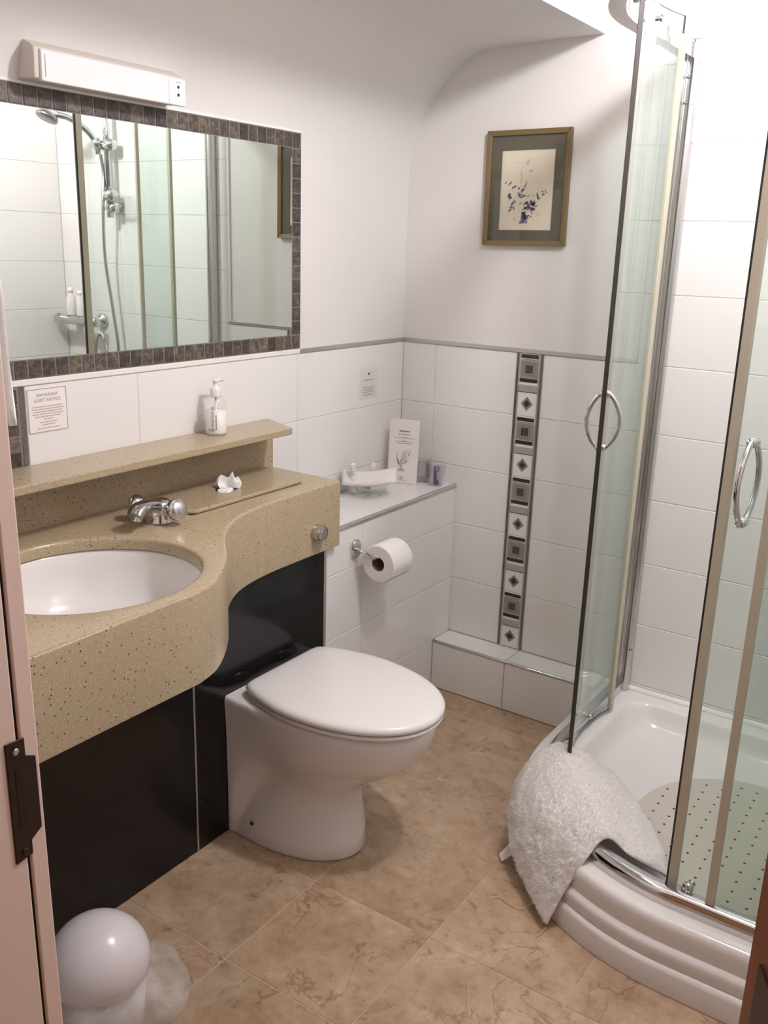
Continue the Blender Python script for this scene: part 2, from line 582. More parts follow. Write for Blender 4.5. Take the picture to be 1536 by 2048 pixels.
# left wall with vaulted soffit
prof = [(-0.12, -0.05), (0, -0.05), (0, 1.70), (0.006, 1.76)] + [(p.x, p.y) for p in catmull([(0.014, 1.80, 0), (0.05, 1.878, 0), (0.104, 1.950, 0), (0.172, 2.015, 0), (0.24, 2.050, 0), (0.34, 2.060, 0), (0.48, 2.064, 0), (0.632, 2.067, 0)], 6)] + [(0.632, CH + 0.02), (-0.12, CH + 0.02)]
wl = finish('wall_left', prism_me(prof, 1, YD - 0.1, 0.0), 'plaster')
autosmooth(wl, 0.5)
struct(wl, 'white plastered left wall curving into a low vaulted soffit')
wb = struct(box('wall_back', (-0.12, 0.0, -0.05), (W + 0.12, 0.12, CH + 0.02), 'plaster'), 'white back wall with tiled dado and framed picture')
wr = struct(box('wall_right', (W, YD - 0.1, -0.05), (W + 0.12, 0.0, CH + 0.02), 'plaster'), 'white tiled right wall of the shower')
# door wall in three pieces around the opening
DX0, DX1, DZ = 0.862, 1.722, 2.04
wf = struct(finish('wall_front', merge([box_me((0.0, YD - 0.1, -0.05), (DX0, YD, CH)), box_me((DX1, YD - 0.1, -0.05), (W, YD, CH)), box_me((DX0, YD - 0.1, DZ), (DX1, YD, CH))]), 'plaster'), 'white wall with the doorway')
struct(box('ceiling', (0.5, YD - 0.1, CH), (W + 0.12, 0.1, CH + 0.08), 'ceiling'), 'unseen ceiling above the shower side, darkened to bounce less light')

# --- tiles on the walls (20 cm courses counted from the plinth)
ROW = [0.178 + 0.1995 * k for k in range(-1, 13)]
def courses(z0, z1):
    out = []
    for k in range(len(ROW) - 1):
        a, b = max(ROW[k], z0), min(ROW[k + 1], z1)
        if b - a > 0.015: out.append((a, b))
    return out
G = 0.0011
def tiles_back(x0, x1, z0, z1):
    for a, b in courses(z0, z1):
        piece('tile', (x0 + G, -TT, a + G), (x1 - G, 0.002, b - G), 'tile', wb)
def tiles_left(y0, y1, z0, z1):
    for a, b in courses(z0, z1):
        piece('tile', (-0.002, y0 + G, a + G), (TT, y1 - G, b - G), 'tile', wl)
def tiles_right(y0, y1, z0, z1):
    for a, b in courses(z0, z1):
        piece('tile', (W - TT, y0 + G, a + G), (W + 0.002, y1 - G, b - G), 'tile', wr)
DADO = ROW[6]
LEDGE = 0.712
def groutb(lo, hi, par):
    return box('grout', lo, hi, 'grout', par)
groutb((0.0, -0.0048, 0.0), (W, 0.0, DADO), wb)
groutb((0.822, -0.0048, DADO), (W, 0.0, CH), wb)
groutb((0.0, YD, 0.60), (0.0048, 0.0, DADO), wl)
groutb((W - 0.0048, -1.2, 0.0), (W, 0.0, CH), wr)
tiles_back(0.006, 0.136, LEDGE, DADO)
tiles_back(0.136, 0.436, 0.17, DADO)
tiles_back(0.527, 0.885, 0.17, DADO)
tiles_back(0.822, 0.885, DADO, CH)
tiles_back(0.885, 1.430, 0.12, CH)
tiles_back(1.430, W - 0.006, 0.12, CH)
for a, b in ((-0.568, -0.006), (-1.168, -0.568), (-1.478, -1.168)):
    tiles_left(a, b, LEDGE if a > -0.6 else 0.80, DADO)
for a, b in ((-0.6, -0.006), (-1.2, -0.6)):
    tiles_right(a, b, 0.10, CH)

# --- decorative border strip of five listello tiles
SX0, SX1 = 0.436, 0.527
for nm, xa, xb, mt in (('liner', SX0 + 0.001, SX0 + 0.0055, 'pewter'), ('liner', SX1 - 0.0055, SX1 - 0.001, 'pewter')):
    piece(nm, (xa, -TT - 0.004, ROW[1] + 0.001), (xb, 0.0, DADO - 0.001), mt, wb, 0.001)
piece('liner', (SX0 + 0.0075, -TT - 0.003, ROW[1] + 0.001), (SX0 + 0.0105, 0.0, DADO - 0.001), 'silver', wb, 0.001)
piece('liner', (SX1 - 0.0125, -TT - 0.003, ROW[1] + 0.001), (SX1 - 0.0085, 0.0, DADO - 0.001), 'silver', wb, 0.001)
def quad_y(pts, y):
    return [(x, y, z) for x, z in pts]
bx0, bx1 = SX0 + 0.012, SX1 - 0.014
bw = bx1 - bx0
for k in range(5):
    z0, z1 = ROW[1 + k] + 0.001, ROW[2 + k] - 0.001
    t = piece('decor_tile', (bx0, -TT, z0), (bx1, 0.0, z1), 'dwhite', wb, 0.0008)
    def pc(nm, a, b, c, d, mt, out=0.0015):
        # fractions of tile: a,b across, c,d up from top
        lo = (bx0 + a * bw, -TT - out, z1 - d * (z1 - z0)); hi = (bx0 + b * bw, -TT + 0.001, z1 - c * (z1 - z0))
        me = box_me(lo, hi, 0.0004)
        return finish(nm, me, mt, t)
    pc('band', 0.04, 0.96, 0.015, 0.075, 'dgrey')
    pc('band', 0.04, 0.96, 0.092, 0.100, 'dgrey', 0.001)
    pc('square', 0.03, 0.98, 0.108, 0.385, 'mgrey', 0.001)
    cx, cz = bx0 + 0.5 * bw, z1 - 0.247 * (z1 - z0)
    q = []
    s = 0.0125
    q.append(quad_y([(cx - s, cz - s), (cx + s, cz - s), (cx + s, cz + s), (cx - s, cz + s)], -TT - 0.0016))
    for i in range(-3, 4):
        for sgn in (-1, 1):
            for (px, pz) in ((cx + i * 0.0055, cz + sgn * 0.0185), (cx + sgn * 0.0185, cz + i * 0.0055)):
                q.append(quad_y([(px - .001, pz - .001), (px + .001, pz - .001), (px + .001, pz + .001), (px - .001, pz + .001)], -TT - 0.0016))
    finish('motif', quads_me(q), 'dgrey', t)
    q = []
    for r_, e_ in ((0.0088, 0.0007), (0.0045, 0.0007)):
        for (ax, az, bx_, bz) in ((-r_, -r_, r_, -r_ + e_), (-r_, r_ - e_, r_, r_), (-r_, -r_, -r_ + e_, r_), (r_ - e_, -r_, r_, r_)):
            q.append(quad_y([(cx + ax, cz + az), (cx + bx_, cz + az), (cx + bx_, cz + bz), (cx + ax, cz + bz)], -TT - 0.002))
    finish('motif_line', quads_me(q), 'mgrey', t)
    pc('band', 0.03, 0.97, 0.395, 0.455, 'dgrey')
    pc('bar', 0.02, 0.98, 0.498, 0.605, 'lgrey', 0.003)
    pc('band', 0.0, 1.0, 0.612, 0.620, 'dgrey', 0.001)
    cz = z1 - 0.80 * (z1 - z0)
    def dia(s, y):
        return quad_y([(cx - s * .92, cz), (cx, cz - s), (cx + s * .92, cz), (cx, cz + s)], y)
    finish('diamond', quads_me([dia(0.0225, -TT - 0.0006)]), 'inkgrey', t)
    finish('diamond', quads_me([dia(0.0165, -TT - 0.0010)]), 'mgrey', t)
    finish('diamond', quads_me([dia(0.0125, -TT - 0.0014)]), 'ink', t)

# --- dado trims
def rounded_strip(poly, axis, a, b): return bevel_me(prism_me(poly, axis, a, b), 0.002, 2)
struct(finish('trim_1', rounded_strip([(0, DADO), (0.010, DADO), (0.010, DADO + 0.013), (0, DADO + 0.013)], 1, -0.560, -0.0), 'silver'), 'silver dado trim on the left wall')
struct(finish('trim_7', rounded_strip([(0, DADO), (0.009, DADO), (0.009, DADO + 0.014), (0, DADO + 0.014)], 1, -2.09, -0.5605), 'dwhite'), 'white trim under the mosaic mirror')
struct(finish('trim_2', rounded_strip([(0, DADO), (-0.010, DADO), (-0.010, DADO + 0.013), (0, DADO + 0.013)], 0, 0.0, 0.822), 'silver'), 'silver dado trim on the back wall')
struct(finish('trim_3', rounded_strip([(0.812, -0.008), (0.822, -0.008), (0.822, 0), (0.812, 0)], 2, DADO + 0.013, CH), 'dwhite'), 'white edge trim of the shower tiling')

# --- boxed-in ledge with tiled front and top
BX = 0.240
bxg = struct(box('wall_boxing', (0.004, -0.745, 0.0), (BX - 0.0014, -0.004, LEDGE - 0.0014), 'grout'), 'white tiled boxed-in ledge behind the toilet roll')
for a, b in courses(0.0, LEDGE - 0.008):
    for y0, y1 in ((-0.74, -0.546), (-0.546, -0.008)):
        piece('tile', (BX - 0.006, y0 + G, max(a, 0.001) + G), (BX, y1 - G, b - G), 'tile', bxg)
for x0, x1 in ((0.008, 0.06), (0.06, BX - 0.008)):
    for y0, y1 in ((-0.72, -0.40), (-0.40, -0.008)):
        piece('tile', (x0 + G, y0 + G, LEDGE - 0.006), (x1 - G, y1 - G, LEDGE), 'tile', bxg)
finish('edge_trim', bevel_me(prism_me([(BX - 0.008, LEDGE - 0.010), (BX + 0.003, LEDGE - 0.010), (BX + 0.003, LEDGE - 0.001), (BX - 0.001, LEDGE + 0.003), (BX - 0.008, LEDGE + 0.003)], 1, -0.72, -0.008), 0.0015), 'silver', bxg)

# --- low plinth along the back wall
PY, PZ = -0.112, 0.176
pl = struct(box('wall_plinth', (BX, PY + 0.003, 0.0), (0.825, -0.004, PZ - 0.004), 'grout'), 'low white tiled plinth under the back wall')
for x0, x1 in ((BX + 0.001, 0.520), (0.520, 0.824)):
    piece('tile', (x0 + G, PY - 0.003, 0.002), (x1 - G, PY + 0.004, PZ - 0.009), 'tile', pl)
    piece('tile', (x0 + G, PY + 0.008, PZ - 0.006), (x1 - G, -0.007, PZ), 'tile', pl)
finish('edge_trim', tube_me([(BX + 0.001, PY + 0.001, PZ - 0.004), (0.824, PY + 0.001, PZ - 0.004)], 0.0058, 12), 'chrome', pl, True)

# ------------------------------------------------------------------ doorway
JX = 0.886
jl = struct(finish('trim_4', merge([box_me((DX0, YD - 0.018, 0.0), (JX, YD + 0.004, DZ), 0.002, 2), box_me((DX0, YD - 0.12, 0.0), (JX, YD - 0.0225, DZ), 0.002, 2)]), 'jamb'), 'cream painted door jamb with a dark latch plate')
box('jamb_gap', (DX0, YD - 0.0226, 0.0), (JX - 0.004, YD - 0.0179, DZ), 'gap', jl)
# strike plate
pz0, pz1 = 0.782, 0.938
py0, py1 = YD - 0.0385, YD - 0.010
sp_poly = [(py0, pz0), (py1 - 0.006, pz0 + 0.004), (py1 - 0.006, pz0 + 0.022), (py1 + 0.0085, pz0 + 0.032), (py1 + 0.0085, pz1 - 0.030), (py1 - 0.004, pz1 - 0.024), (py1 - 0.004, pz1 - 0.001), (py0, pz1)]
sp = finish('strike_plate', bevel_me(prism_me(sp_poly, 0, JX, JX + 0.002), 0.0006, 1), 'bronze', jl)
box('latch_hole', (JX + 0.0021, py0 + 0.009, pz0 + 0.042), (JX + 0.0026, py0 + 0.017, pz1 - 0.035), 'gap', sp)
for zz in (pz0 + 0.012, pz1 - 0.014):
    finish('screw', lathe_dir([(0.0045, 0.0), (0.0045, 0.001), (0.003, 0.0016)], (JX + 0.002, py0 + 0.012, zz), (1, 0, 0), 12), 'chrome' if zz > 0.85 else 'bronze', sp, True)
# the old jamb leans slightly out of plumb
for o_ in [jl] + [c for c in jl.children_recursive]:
    for v in o_.data.vertices:
        v.co.x -= 0.0125 * (v.co.z - 0.72)
struct(finish('trim_5', merge([box_me((DX1 - 0.004, YD - 0.12, 0.0), (DX1 + 0.0, YD + 0.004, DZ)), box_me((DX0, YD - 0.12, DZ - 0.025), (DX1, YD + 0.004, DZ))]), 'jamb'), 'cream painted head and hinge jamb of the doorway')
# door leaf opened outwards into the hall
hx, hy = 1.664, YD - 0.002
ang = math.radians(62)
dv = Vector((math.sin(PI / 2 - ang), -math.cos(PI / 2 - ang), 0)); nv = Vector((dv.y, -dv.x, 0))
def dpt(a, b, z): return (hx + dv.x * a - nv.x * b, hy + dv.y * a - nv.y * b, z)
def leaf(a0, a1, b0, b1, z0, z1):
    q = [(a0, b0), (a1, b0), (a1, b1), (a0, b1)]
    return mesh([dpt(a, b, z) for z in (z0, z1) for a, b in q], [(0, 1, 2, 3), (4, 5, 6, 7), (0, 1, 5, 4), (1, 2, 6, 5), (2, 3, 7, 6), (3, 0, 4, 7)])
dr = struct(finish('door_1', leaf(0, 0.76, 0, 0.040, 0.008, 2.0), 'wood'), 'brown stained wooden door standing open beside the shower')
finish('hinge', leaf(0.022, 0.056, -0.0022, 0.0, 0.950, 1.056), 'bronze', dr)

# ------------------------------------------------------------------ black panelling below the worktop
PX = 0.256
vp = thing('vanity_panelling', 'glossy black panelling below the speckled worktop', 'panelling', (PX, -1.4, 0))
for y0, y1 in ((-2.098, -1.2575), (-1.2515, -0.752)):
    box('panel', (PX - 0.018, y0, 0.001), (PX, y1, 0.676), 'black', vp, 0.001)
box('joint_strip', (PX - 0.016, -1.2572, 0.001), (PX + 0.0012, -1.2518, 0.676), 'silver', vp, 0.0006)
box('edge_trim', (PX - 0.016, -0.7515, 0.001), (PX + 0.001, -0.741, 0.676), 'silver', vp, 0.002, 2)

# ------------------------------------------------------------------ worktop
WT = 0.860
S = catmull([(0.567, -1.53, 0), (0.552, -1.475, 0), (0.517, -1.415, 0), (0.462, -1.345, 0), (0.40, -1.283, 0), (0.341, -1.218, 0), (0.298, -1.145, 0), (0.275, -1.07, 0), (0.264, -0.98, 0), (0.262, -0.90, 0)], 6)
front = [Vector((0.567, -2.098, 0)), Vector((0.567, -1.80, 0)), Vector((0.567, -1.65, 0))] + S + [Vector((0.262, -0.80, 0)), Vector((0.262, -0.692, 0))]
def offs(d):
    out = []
    for i, p in enumerate(front):
        a = front[max(i - 1, 0)]; b = front[min(i + 1, len(front) - 1)]
        t = (b - a).normalized()
        nrm = Vector((-t.y, t.x, 0)) * -1
        out.append(p + nrm * d)
    return out
BC = (0.322, -1.58); BA, BB = 0.206, 0.221
NB = 64
def ell(e, z):
    return [(BC[0] + (BA + e) * math.cos(2 * PI * k / NB), BC[1] + (BB + e) * math.sin(2 * PI * k / NB), z) for k in range(NB)]
vc = thing('vanity_worktop', 'speckled beige stone worktop with curved apron and raised shelf', 'worktop', (0.1, -1.4, 0.67))
bm = bmesh.new()
def addstrip(bm, rings, closed):
    vs = [[bm.verts.new(p) for p in r] for r in rings]
    for i in range(len(vs) - 1):
        n = len(vs[i])
        for j in range(n if closed else n - 1):
            bm.faces.new((vs[i][j], vs[i][(j + 1) % n], vs[i + 1][(j + 1) % n], vs[i + 1][j]))
    return vs
AP = 0.672
pr = [(-0.010, WT), (-0.005, WT - 0.0012), (-0.0015, WT - 0.004), (0.0, WT - 0.009), (0.0, AP + 0.003), (-0.003, AP), (-0.018, AP), (-0.018, WT - 0.03)]
fr = addstrip(bm, [[(p.x, p.y, z) for p in offs(d)] for d, z in pr], False)
ri = addstrip(bm, [ell(0.012, WT), ell(0.006, WT - 0.0012), ell(0.002, WT - 0.004), ell(0.0, WT - 0.009), ell(0.0, WT - 0.028)], True)
b0 = bm.verts.new((0.004, -0.692, WT)); b1 = bm.verts.new((0.004, -2.098, WT))
loop = fr[0] + [b0, b1]
edges = []
for i in range(len(loop)):
    a, b = loop[i], loop[(i + 1) % len(loop)]
    e = bm.edges.get((a, b)) or bm.edges.new((a, b))
    edges.append(e)
for i in range(NB):
    edges.append(bm.edges.get((ri[0][i], ri[0][(i + 1) % NB])))
bmesh.ops.triangle_fill(bm, edges=edges, use_beauty=True)
# right end face
e0 = [r[-1] for r in fr]
c0_ = bm.verts.new((0.004, -0.692, WT - 0.03)); c1_ = bm.verts.new((0.244, -0.692, AP))
bm.faces.new([b0, e0[0], e0[1], e0[2], e0[3], e0[4], e0[5], e0[6], e0[7], c0_])
bmesh.ops.recalc_face_normals(bm, faces=bm.faces)
me = bpy.data.meshes.new('worktop'); bm.to_mesh(me); bm.free()
autosmooth(finish('worktop', me, 'stone', vc), 0.6)
box('apron_end', (0.20, -0.700, AP), (0.258, -0.6925, WT - 0.01), 'stone', vc)
box('splashback', (0.0065, -2.098, WT), (0.016, -0.690, 0.984), 'stone', vc)
finish('shelf', bevel_me(prism_me([(0.0065, -2.098), (0.150, -2.098), (0.150, -0.762), (0.006, -0.700)], 2, 0.984, 1.003), 0.0035, 3), 'stone', vc)
# tissue recess cover
tc = finish('tissue_cover', bevel_me(prism_me([(0.03, -1.195), (0.185, -1.195), (0.203, -1.178), (0.203, -0.785), (0.03, -0.735)], 2, WT + 0.0015, WT + 0.011), 0.003, 2), 'stone', vc)
box('cover_gap', (0.034, -1.188, WT + 0.0001), (0.199, -0.79, WT + 0.002), 'gap', vc)
finish('tissue_hole', lathe_me([(0.030, 0.0), (0.0305, 0.0004), (0.0, 0.0005)], (0.118, -0.985, WT + 0.0111), 28, 0.8, 1.2), 'gap', tc)
# flush button on the apron
fb = finish('flush_button', lathe_dir([(0.0200, 0.0), (0.0222, 0.004), (0.0222, 0.024), (0.0205, 0.028), (0.0175, 0.0288), (0.0173, 0.0262), (0.0, 0.0262)], (0.2605, -0.797, 0.738), (1, 0.0, 0.0), 32), 'chrome', vc)
autosmooth(fb, 0.5)
finish('button_cap', lathe_dir([(0.0165, 0.0), (0.0165, 0.0020), (0.014, 0.0032), (0.0, 0.0036)], (0.2867, -0.797, 0.738), (1, 0, 0), 32), 'satin', fb)

# tissue poking out
def crumple(name, c, r, mt, seedv, stretch=(1, 1, 1), sub=4, amp=0.5, freq=2.2, parent=None):
    bm = bmesh.new()
    bmesh.ops.create_icosphere(bm, subdivisions=sub, radius=1.0)
    for v in bm.verts:
        p = v.co.copy()
        n = noise.noise(p * freq + Vector((seedv, 0, 0))) + 0.6 * abs(noise.noise(p * freq * 2.3 + Vector((0, seedv, 0))))
        k = r * (1 + amp * n)
        v.co = Vector((c[0] + p.x * k * stretch[0], c[1] + p.y * k * stretch[1], c[2] + p.z * k * stretch[2]))
    me = bpy.data.meshes.new(name); bm.to_mesh(me); bm.free()
    return finish(name, me, mt, parent, False)
tis = thing('tissue', 'crumpled white tissue poking out of the worktop slot', 'tissue', (0.118, -0.98, WT + 0.011))
def sheet(name, pts_fn, nu, nv, mt, parent, thick=0.0, smooth=True):
    v = [pts_fn(i / nu, j / nv) for i in range(nu + 1) for j in range(nv + 1)]
    f = [(i * (nv + 1) + j, (i + 1) * (nv + 1) + j, (i + 1) * (nv + 1) + j + 1, i * (nv + 1) + j + 1) for i in range(nu) for j in range(nv)]
    o = finish(name, mesh(v, f), mt, parent, smooth)
    if thick:
        md = o.modifiers.new('thickness', 'SOLIDIFY'); md.thickness = thick; md.offset = 0
    return o
def tis_fn(u, v):
    a = (u - 0.5) * 2.6
    h = v
    w = 0.010 + 0.026 * (1 - abs(h - 0.6)) * (0.75 + 0.5 * math.sin(u * 17))
    rx = 0.118 + w * math.sin(a) * 0.7 + 0.006 * math.sin(9 * u + 4 * h)
    ry = -0.978 + (u - 0.5) * 0.052 * (0.55 + 0.6 * math.sin(PI * min(1, h * 0.9 + .1))) + 0.007 * h
    rz = WT + 0.008 + 0.046 * h * (0.86 + 0.14 * math.sin(u * 13 + 1)) * (1 - 0.30 * (2 * u - 1) ** 2)
    return (rx, ry, rz)
sheet('sheet', tis_fn, 22, 12, 'tissue', tis, 0.0008, False)
crumple('fold', (0.13, -1.005, WT + 0.013), 0.012, 'tissue', 3.1, (1.4, 1.8, 0.35), 3, 0.5, 1.6, tis)

# ------------------------------------------------------------------ basin
bas = thing('wash_basin', 'white oval ceramic basin set under the worktop', 'basin', (BC[0], BC[1], 0.68))
rings = []
for k, (sc, z) in enumerate([(1.03, 0.8318), (1.005, 0.8318), (0.985, 0.824), (0.965, 0.80), (0.93, 0.77), (0.86, 0.735), (0.74, 0.708), (0.55, 0.692), (0.3, 0.686), (0.1, 0.684)]):
    rings.append([(BC[0] + (BA + 0.004) * sc * math.cos(2 * PI * j / NB), BC[1] + (BB + 0.004) * sc * math.sin(2 * PI * j / NB), z) for j in range(NB)])
bo = finish('bowl', loft_me(rings, True, False, True), 'ceramic', bas, True)
finish('waste', lathe_me([(0.0, 0.0), (0.026, 0.0), (0.030, 0.003), (0.026, 0.005), (0.012, 0.004), (0.0, 0.004)], (BC[0], BC[1], 0.684), 28), 'chrome', bas, True)

# ------------------------------------------------------------------ tap
TX, TY = 0.176, -1.268
tp = thing('basin_tap', 'chrome basin mixer tap with two round handles', 'tap', (TX, TY, WT))
sd = Vector((0.30, -0.95, 0)).normalized(); hd = Vector((sd.y * -1, sd.x, 0))
finish('body', lathe_me([(0.034, 0.0), (0.034, 0.004), (0.031, 0.012), (0.029, 0.024), (0.030, 0.036), (0.028, 0.046), (0.020, 0.053), (0.0, 0.055)], (TX, TY, WT), 32), 'chrome', tp, True)
T0 = Vector((TX, TY, WT + 0.034))
spts = catmull([T0, T0 + sd * 0.03 + Vector((0, 0, 0.010)), T0 + sd * 0.065 + Vector((0, 0, 0.016)), T0 + sd * 0.090 + Vector((0, 0, 0.014)), T0 + sd * 0.104 + Vector((0, 0, 0.004))], 6)
def flat_tube(pts, rw, rh, seg=16):
    rings = []
    P = [Vector(p) for p in pts]
    for i, p in enumerate(P):
        d = (P[min(i + 1, len(P) - 1)] - P[max(i - 1, 0)]).normalized()
        side = d.cross(Vector((0, 0, 1))).normalized(); up = side.cross(d)
        k = i / (len(P) - 1)
        rings.append([p + side * rw(k) * math.copysign(abs(math.cos(t)) ** 0.6, math.cos(t)) + up * rh(k) * math.copysign(abs(math.sin(t)) ** 0.6, math.sin(t)) for t in [2 * PI * j / seg for j in range(seg)]])
    return loft_me(rings, True, True, True)
autosmooth(finish('spout', flat_tube(spts, lambda k: 0.020 - 0.002 * k, lambda k: 0.016 - 0.003 * k), 'chrome', tp), 0.8)
finish('aerator', lathe_dir([(0.010, 0), (0.010, 0.010), (0.008, 0.011)], T0 + sd * 0.094 + Vector((0, 0, 0.002)), (0.1, -0.3, -1), 16), 'chrome', tp, True)
for sg in (1, -1):
    ax = (hd * sg + sd * 0.45 + Vector((0, 0, 0.34))).normalized()
    c = Vector((TX, TY, WT + 0.026)) + hd * sg * 0.020
    h = finish('handle', lathe_dir([(0.013, 0.0), (0.012, 0.010), (0.012, 0.016), (0.018, 0.021), (0.0235, 0.029), (0.0250, 0.040), (0.0240, 0.046), (0.0215, 0.048)], c, ax, 32), 'chrome', tp, True)
    finish('handle_cap', lathe_dir([(0.0212, 0.0), (0.0205, 0.0015), (0.012, 0.0045), (0.0, 0.0055)], c + ax * 0.048, ax, 32), 'satin', h, True)

# ------------------------------------------------------------------ toilet
TCY = -0.973
toi = thing('toilet', 'white back-to-wall toilet with closed lid', 'toilet', (0.50, TCY, 0))
def pan_ring(z, xf, wb_, wm, xm, n, x0=PX + 0.0015):
    NP = 40
    half = []
    for k in range(NP + 1):
        t = k / NP
        if t < 0.35:
            u = t / 0.35
            x = x0 + (xm - x0) * u
            su = u * u * (3 - 2 * u)
            w = wb_ + (wm - wb_) * su
        else:
            th = (t - 0.35) / 0.65 * PI / 2
            x = xm + (xf - xm) * math.sin(th) ** (2.0 / n)
            w = wm * math.cos(th) ** (2.0 / n)
        half.append((x, w))
    sh = lambda x: TCY - 0.048 * max(0.0, 1 - z / 0.26) * (x - x0) / 0.33
    return [(x, sh(x) - w, z) for x, w in half] + [(x, sh(x) + w, z) for x, w in reversed(half[:-1])]
secs = [(0.002, 0.582, 0.172, 0.164, 0.29, 1.9), (0.010, 0.588, 0.173, 0.165, 0.29, 1.9), (0.05, 0.578, 0.173, 0.160, 0.30, 1.9), (0.10, 0.563, 0.173, 0.146, 0.32, 1.9), (0.145, 0.556, 0.173, 0.132, 0.35, 1.95),
        (0.180, 0.572, 0.174, 0.128, 0.395, 2.0), (0.208, 0.606, 0.174, 0.136, 0.41, 2.0), (0.235, 0.650, 0.175, 0.150, 0.425, 2.05), (0.265, 0.693, 0.175, 0.166, 0.44, 2.1), (0.30, 0.724, 0.176, 0.178, 0.45, 2.1), (0.34, 0.742, 0.178, 0.186, 0.455, 2.1), (0.372, 0.749, 0.180, 0.189, 0.46, 2.1), (0.386, 0.747, 0.179, 0.188, 0.46, 2.1), (0.392, 0.740, 0.174, 0.183, 0.46, 2.1)]
pan = finish('pan', loft_me([pan_ring(*s) for s in secs], True, True, True), 'ceramic', toi, True)
autosmooth(pan, 0.9)
def lid_ring(e, z, xb=0.302, xf=0.766, wb_=0.148, wm=0.193, xm=0.475):
    NP = 36
    pts = []
    for k in range(NP + 1):
        th = PI / 2 * k / NP
        pts.append((xm + (xf - xm) * math.sin(th) ** 0.95, wm * math.cos(th) ** 0.95))
    back = []
    for k in range(1, 13):
        u = k / 12
        x = xm - (xm - xb) * u
        w = wb_ + (wm - wb_) * math.cos(u * PI / 2) ** 0.8
        back.append((x, w))
    # rounded back corners
    bc = [(xb - 0.008, wb_ - 0.008), (xb - 0.012, wb_ - 0.03)]
    half = list(reversed(bc)) + list(reversed(back)) + pts
    ring = [(x, -w) for x, w in half] + [(x, w) for x, w in reversed(half[:-1])]
    cx, cy = 0.53, 0.0
    out = []
    for x, w in ring:
        dx, dy = x - cx, w - cy
        L = math.hypot(dx, dy)
        k = (L + e) / L
        out.append((cx + dx * k, TCY + cy + dy * k, z))
    return out
finish('seat', loft_me([lid_ring(e, z) for e, z in ((-0.012, 0.3935), (-0.005, 0.394), (-0.002, 0.397), (-0.002, 0.402), (-0.006, 0.4045), (-0.016, 0.405))], True, True, True), 'lidplastic', toi, True)
rl = [lid_ring(e, z) for e, z in ((-0.012, 0.4075), (-0.003, 0.4080), (0.0, 0.411), (0.0, 0.417), (-0.003, 0.4225), (-0.009, 0.4265), (-0.020, 0.429), (-0.045, 0.4305), (-0.10, 0.4315), (-0.16, 0.4318))]
autosmooth(finish('lid', loft_me(rl, True, True, True), 'lidplastic', toi), 1.2)
for sg in (-1, 1):
    finish('hinge', lathe_dir([(0.010, 0), (0.010, 0.045)], (0.288, TCY + sg * 0.085 - 0.022, 0.4025), (0, 1, 0), 16), 'chrome', toi, True)
finish('bolt_cap', lathe_dir([(0.0055, 0.0), (0.0055, 0.002), (0.003, 0.003)], (0.335, TCY - 0.1685, 0.052), (0.1, -1, 0), 14), 'hole', toi, True)

# ------------------------------------------------------------------ toilet roll and holder
RX, RY0, RZ = 0.322, -0.584, 0.600
hol = thing('toilet_roll_holder', 'chrome toilet roll holder fixed to the tiled boxing', 'holder', (BX, -0.585, 0.63))
def oval_plate(c, ry, rz, d, seg=36):
    prf = [(1.0, 0.0), (1.0, d * 0.6), (0.93, d * 0.9), (0.85, d), (0.0, d)]
    rings = [[(c[0] + t, c[1] + ry * s * math.copysign(abs(math.cos(a)) ** 0.75, math.cos(a)), c[2] + rz * s * math.copysign(abs(math.sin(a)) ** 0.75, math.sin(a))) for a in [2 * PI * k / seg for k in range(seg)]] for s, t in prf]
    return loft_me(rings, True, True, False)
autosmooth(finish('back_plate', oval_plate((BX + 0.0005, -0.588, 0.632), 0.021, 0.029, 0.010), 'chrome', hol), 0.6)
arm = catmull([(BX + 0.008, -0.586, 0.630), (BX + 0.04, -0.590, 0.626), (BX + 0.066, -0.588, 0.622), (BX + 0.080, -0.575, 0.6195), (RX, -0.54, 0.6185), (RX, -0.50, 0.6185), (RX, -0.452, 0.6185)], 6)
finish('arm', tube_me(arm, 0.0062, 12), 'chrome', hol, True)
finish('collar', tube_me([arm[13], arm[16]], 0.0082, 14), 'chrome', hol, True)
rol = thing('toilet_roll', 'white toilet paper roll hanging on the chrome holder', 'toilet paper', (RX, -0.52, 0.55))
pp = [(0.0215, 0.0), (0.0535, 0.0), (0.056, 0.002), (0.056, 0.098), (0.0535, 0.100), (0.0215, 0.100), (0.0215, 0.0)]
u_, w_ = Vector((1, 0, 0)), Vector((0, 0, 1))
def roll_me(p):
    seg = 48
    return loft_me([[(RX + r * math.cos(2 * PI * k / seg), RY0 + t, RZ + r * math.sin(2 * PI * k / seg)) for k in range(seg)] for r, t in p])
autosmooth(finish('paper', roll_me(pp), 'roll', rol), 0.6)
autosmooth(finish('core', roll_me([(0.0205, 0.0005), (0.0214, 0.0005), (0.0214, 0.0995), (0.0205, 0.0995), (0.0205, 0.0005)]), 'card_core', rol), 0.6)
sheet('loose_end', lambda u, v: (RX + 0.0566 * math.cos(-0.45 - u * 1.5), RY0 + 0.002 + v * 0.096, RZ + 0.0566 * math.sin(-0.45 - u * 1.5)), 10, 2, 'roll', rol, 0.0006)

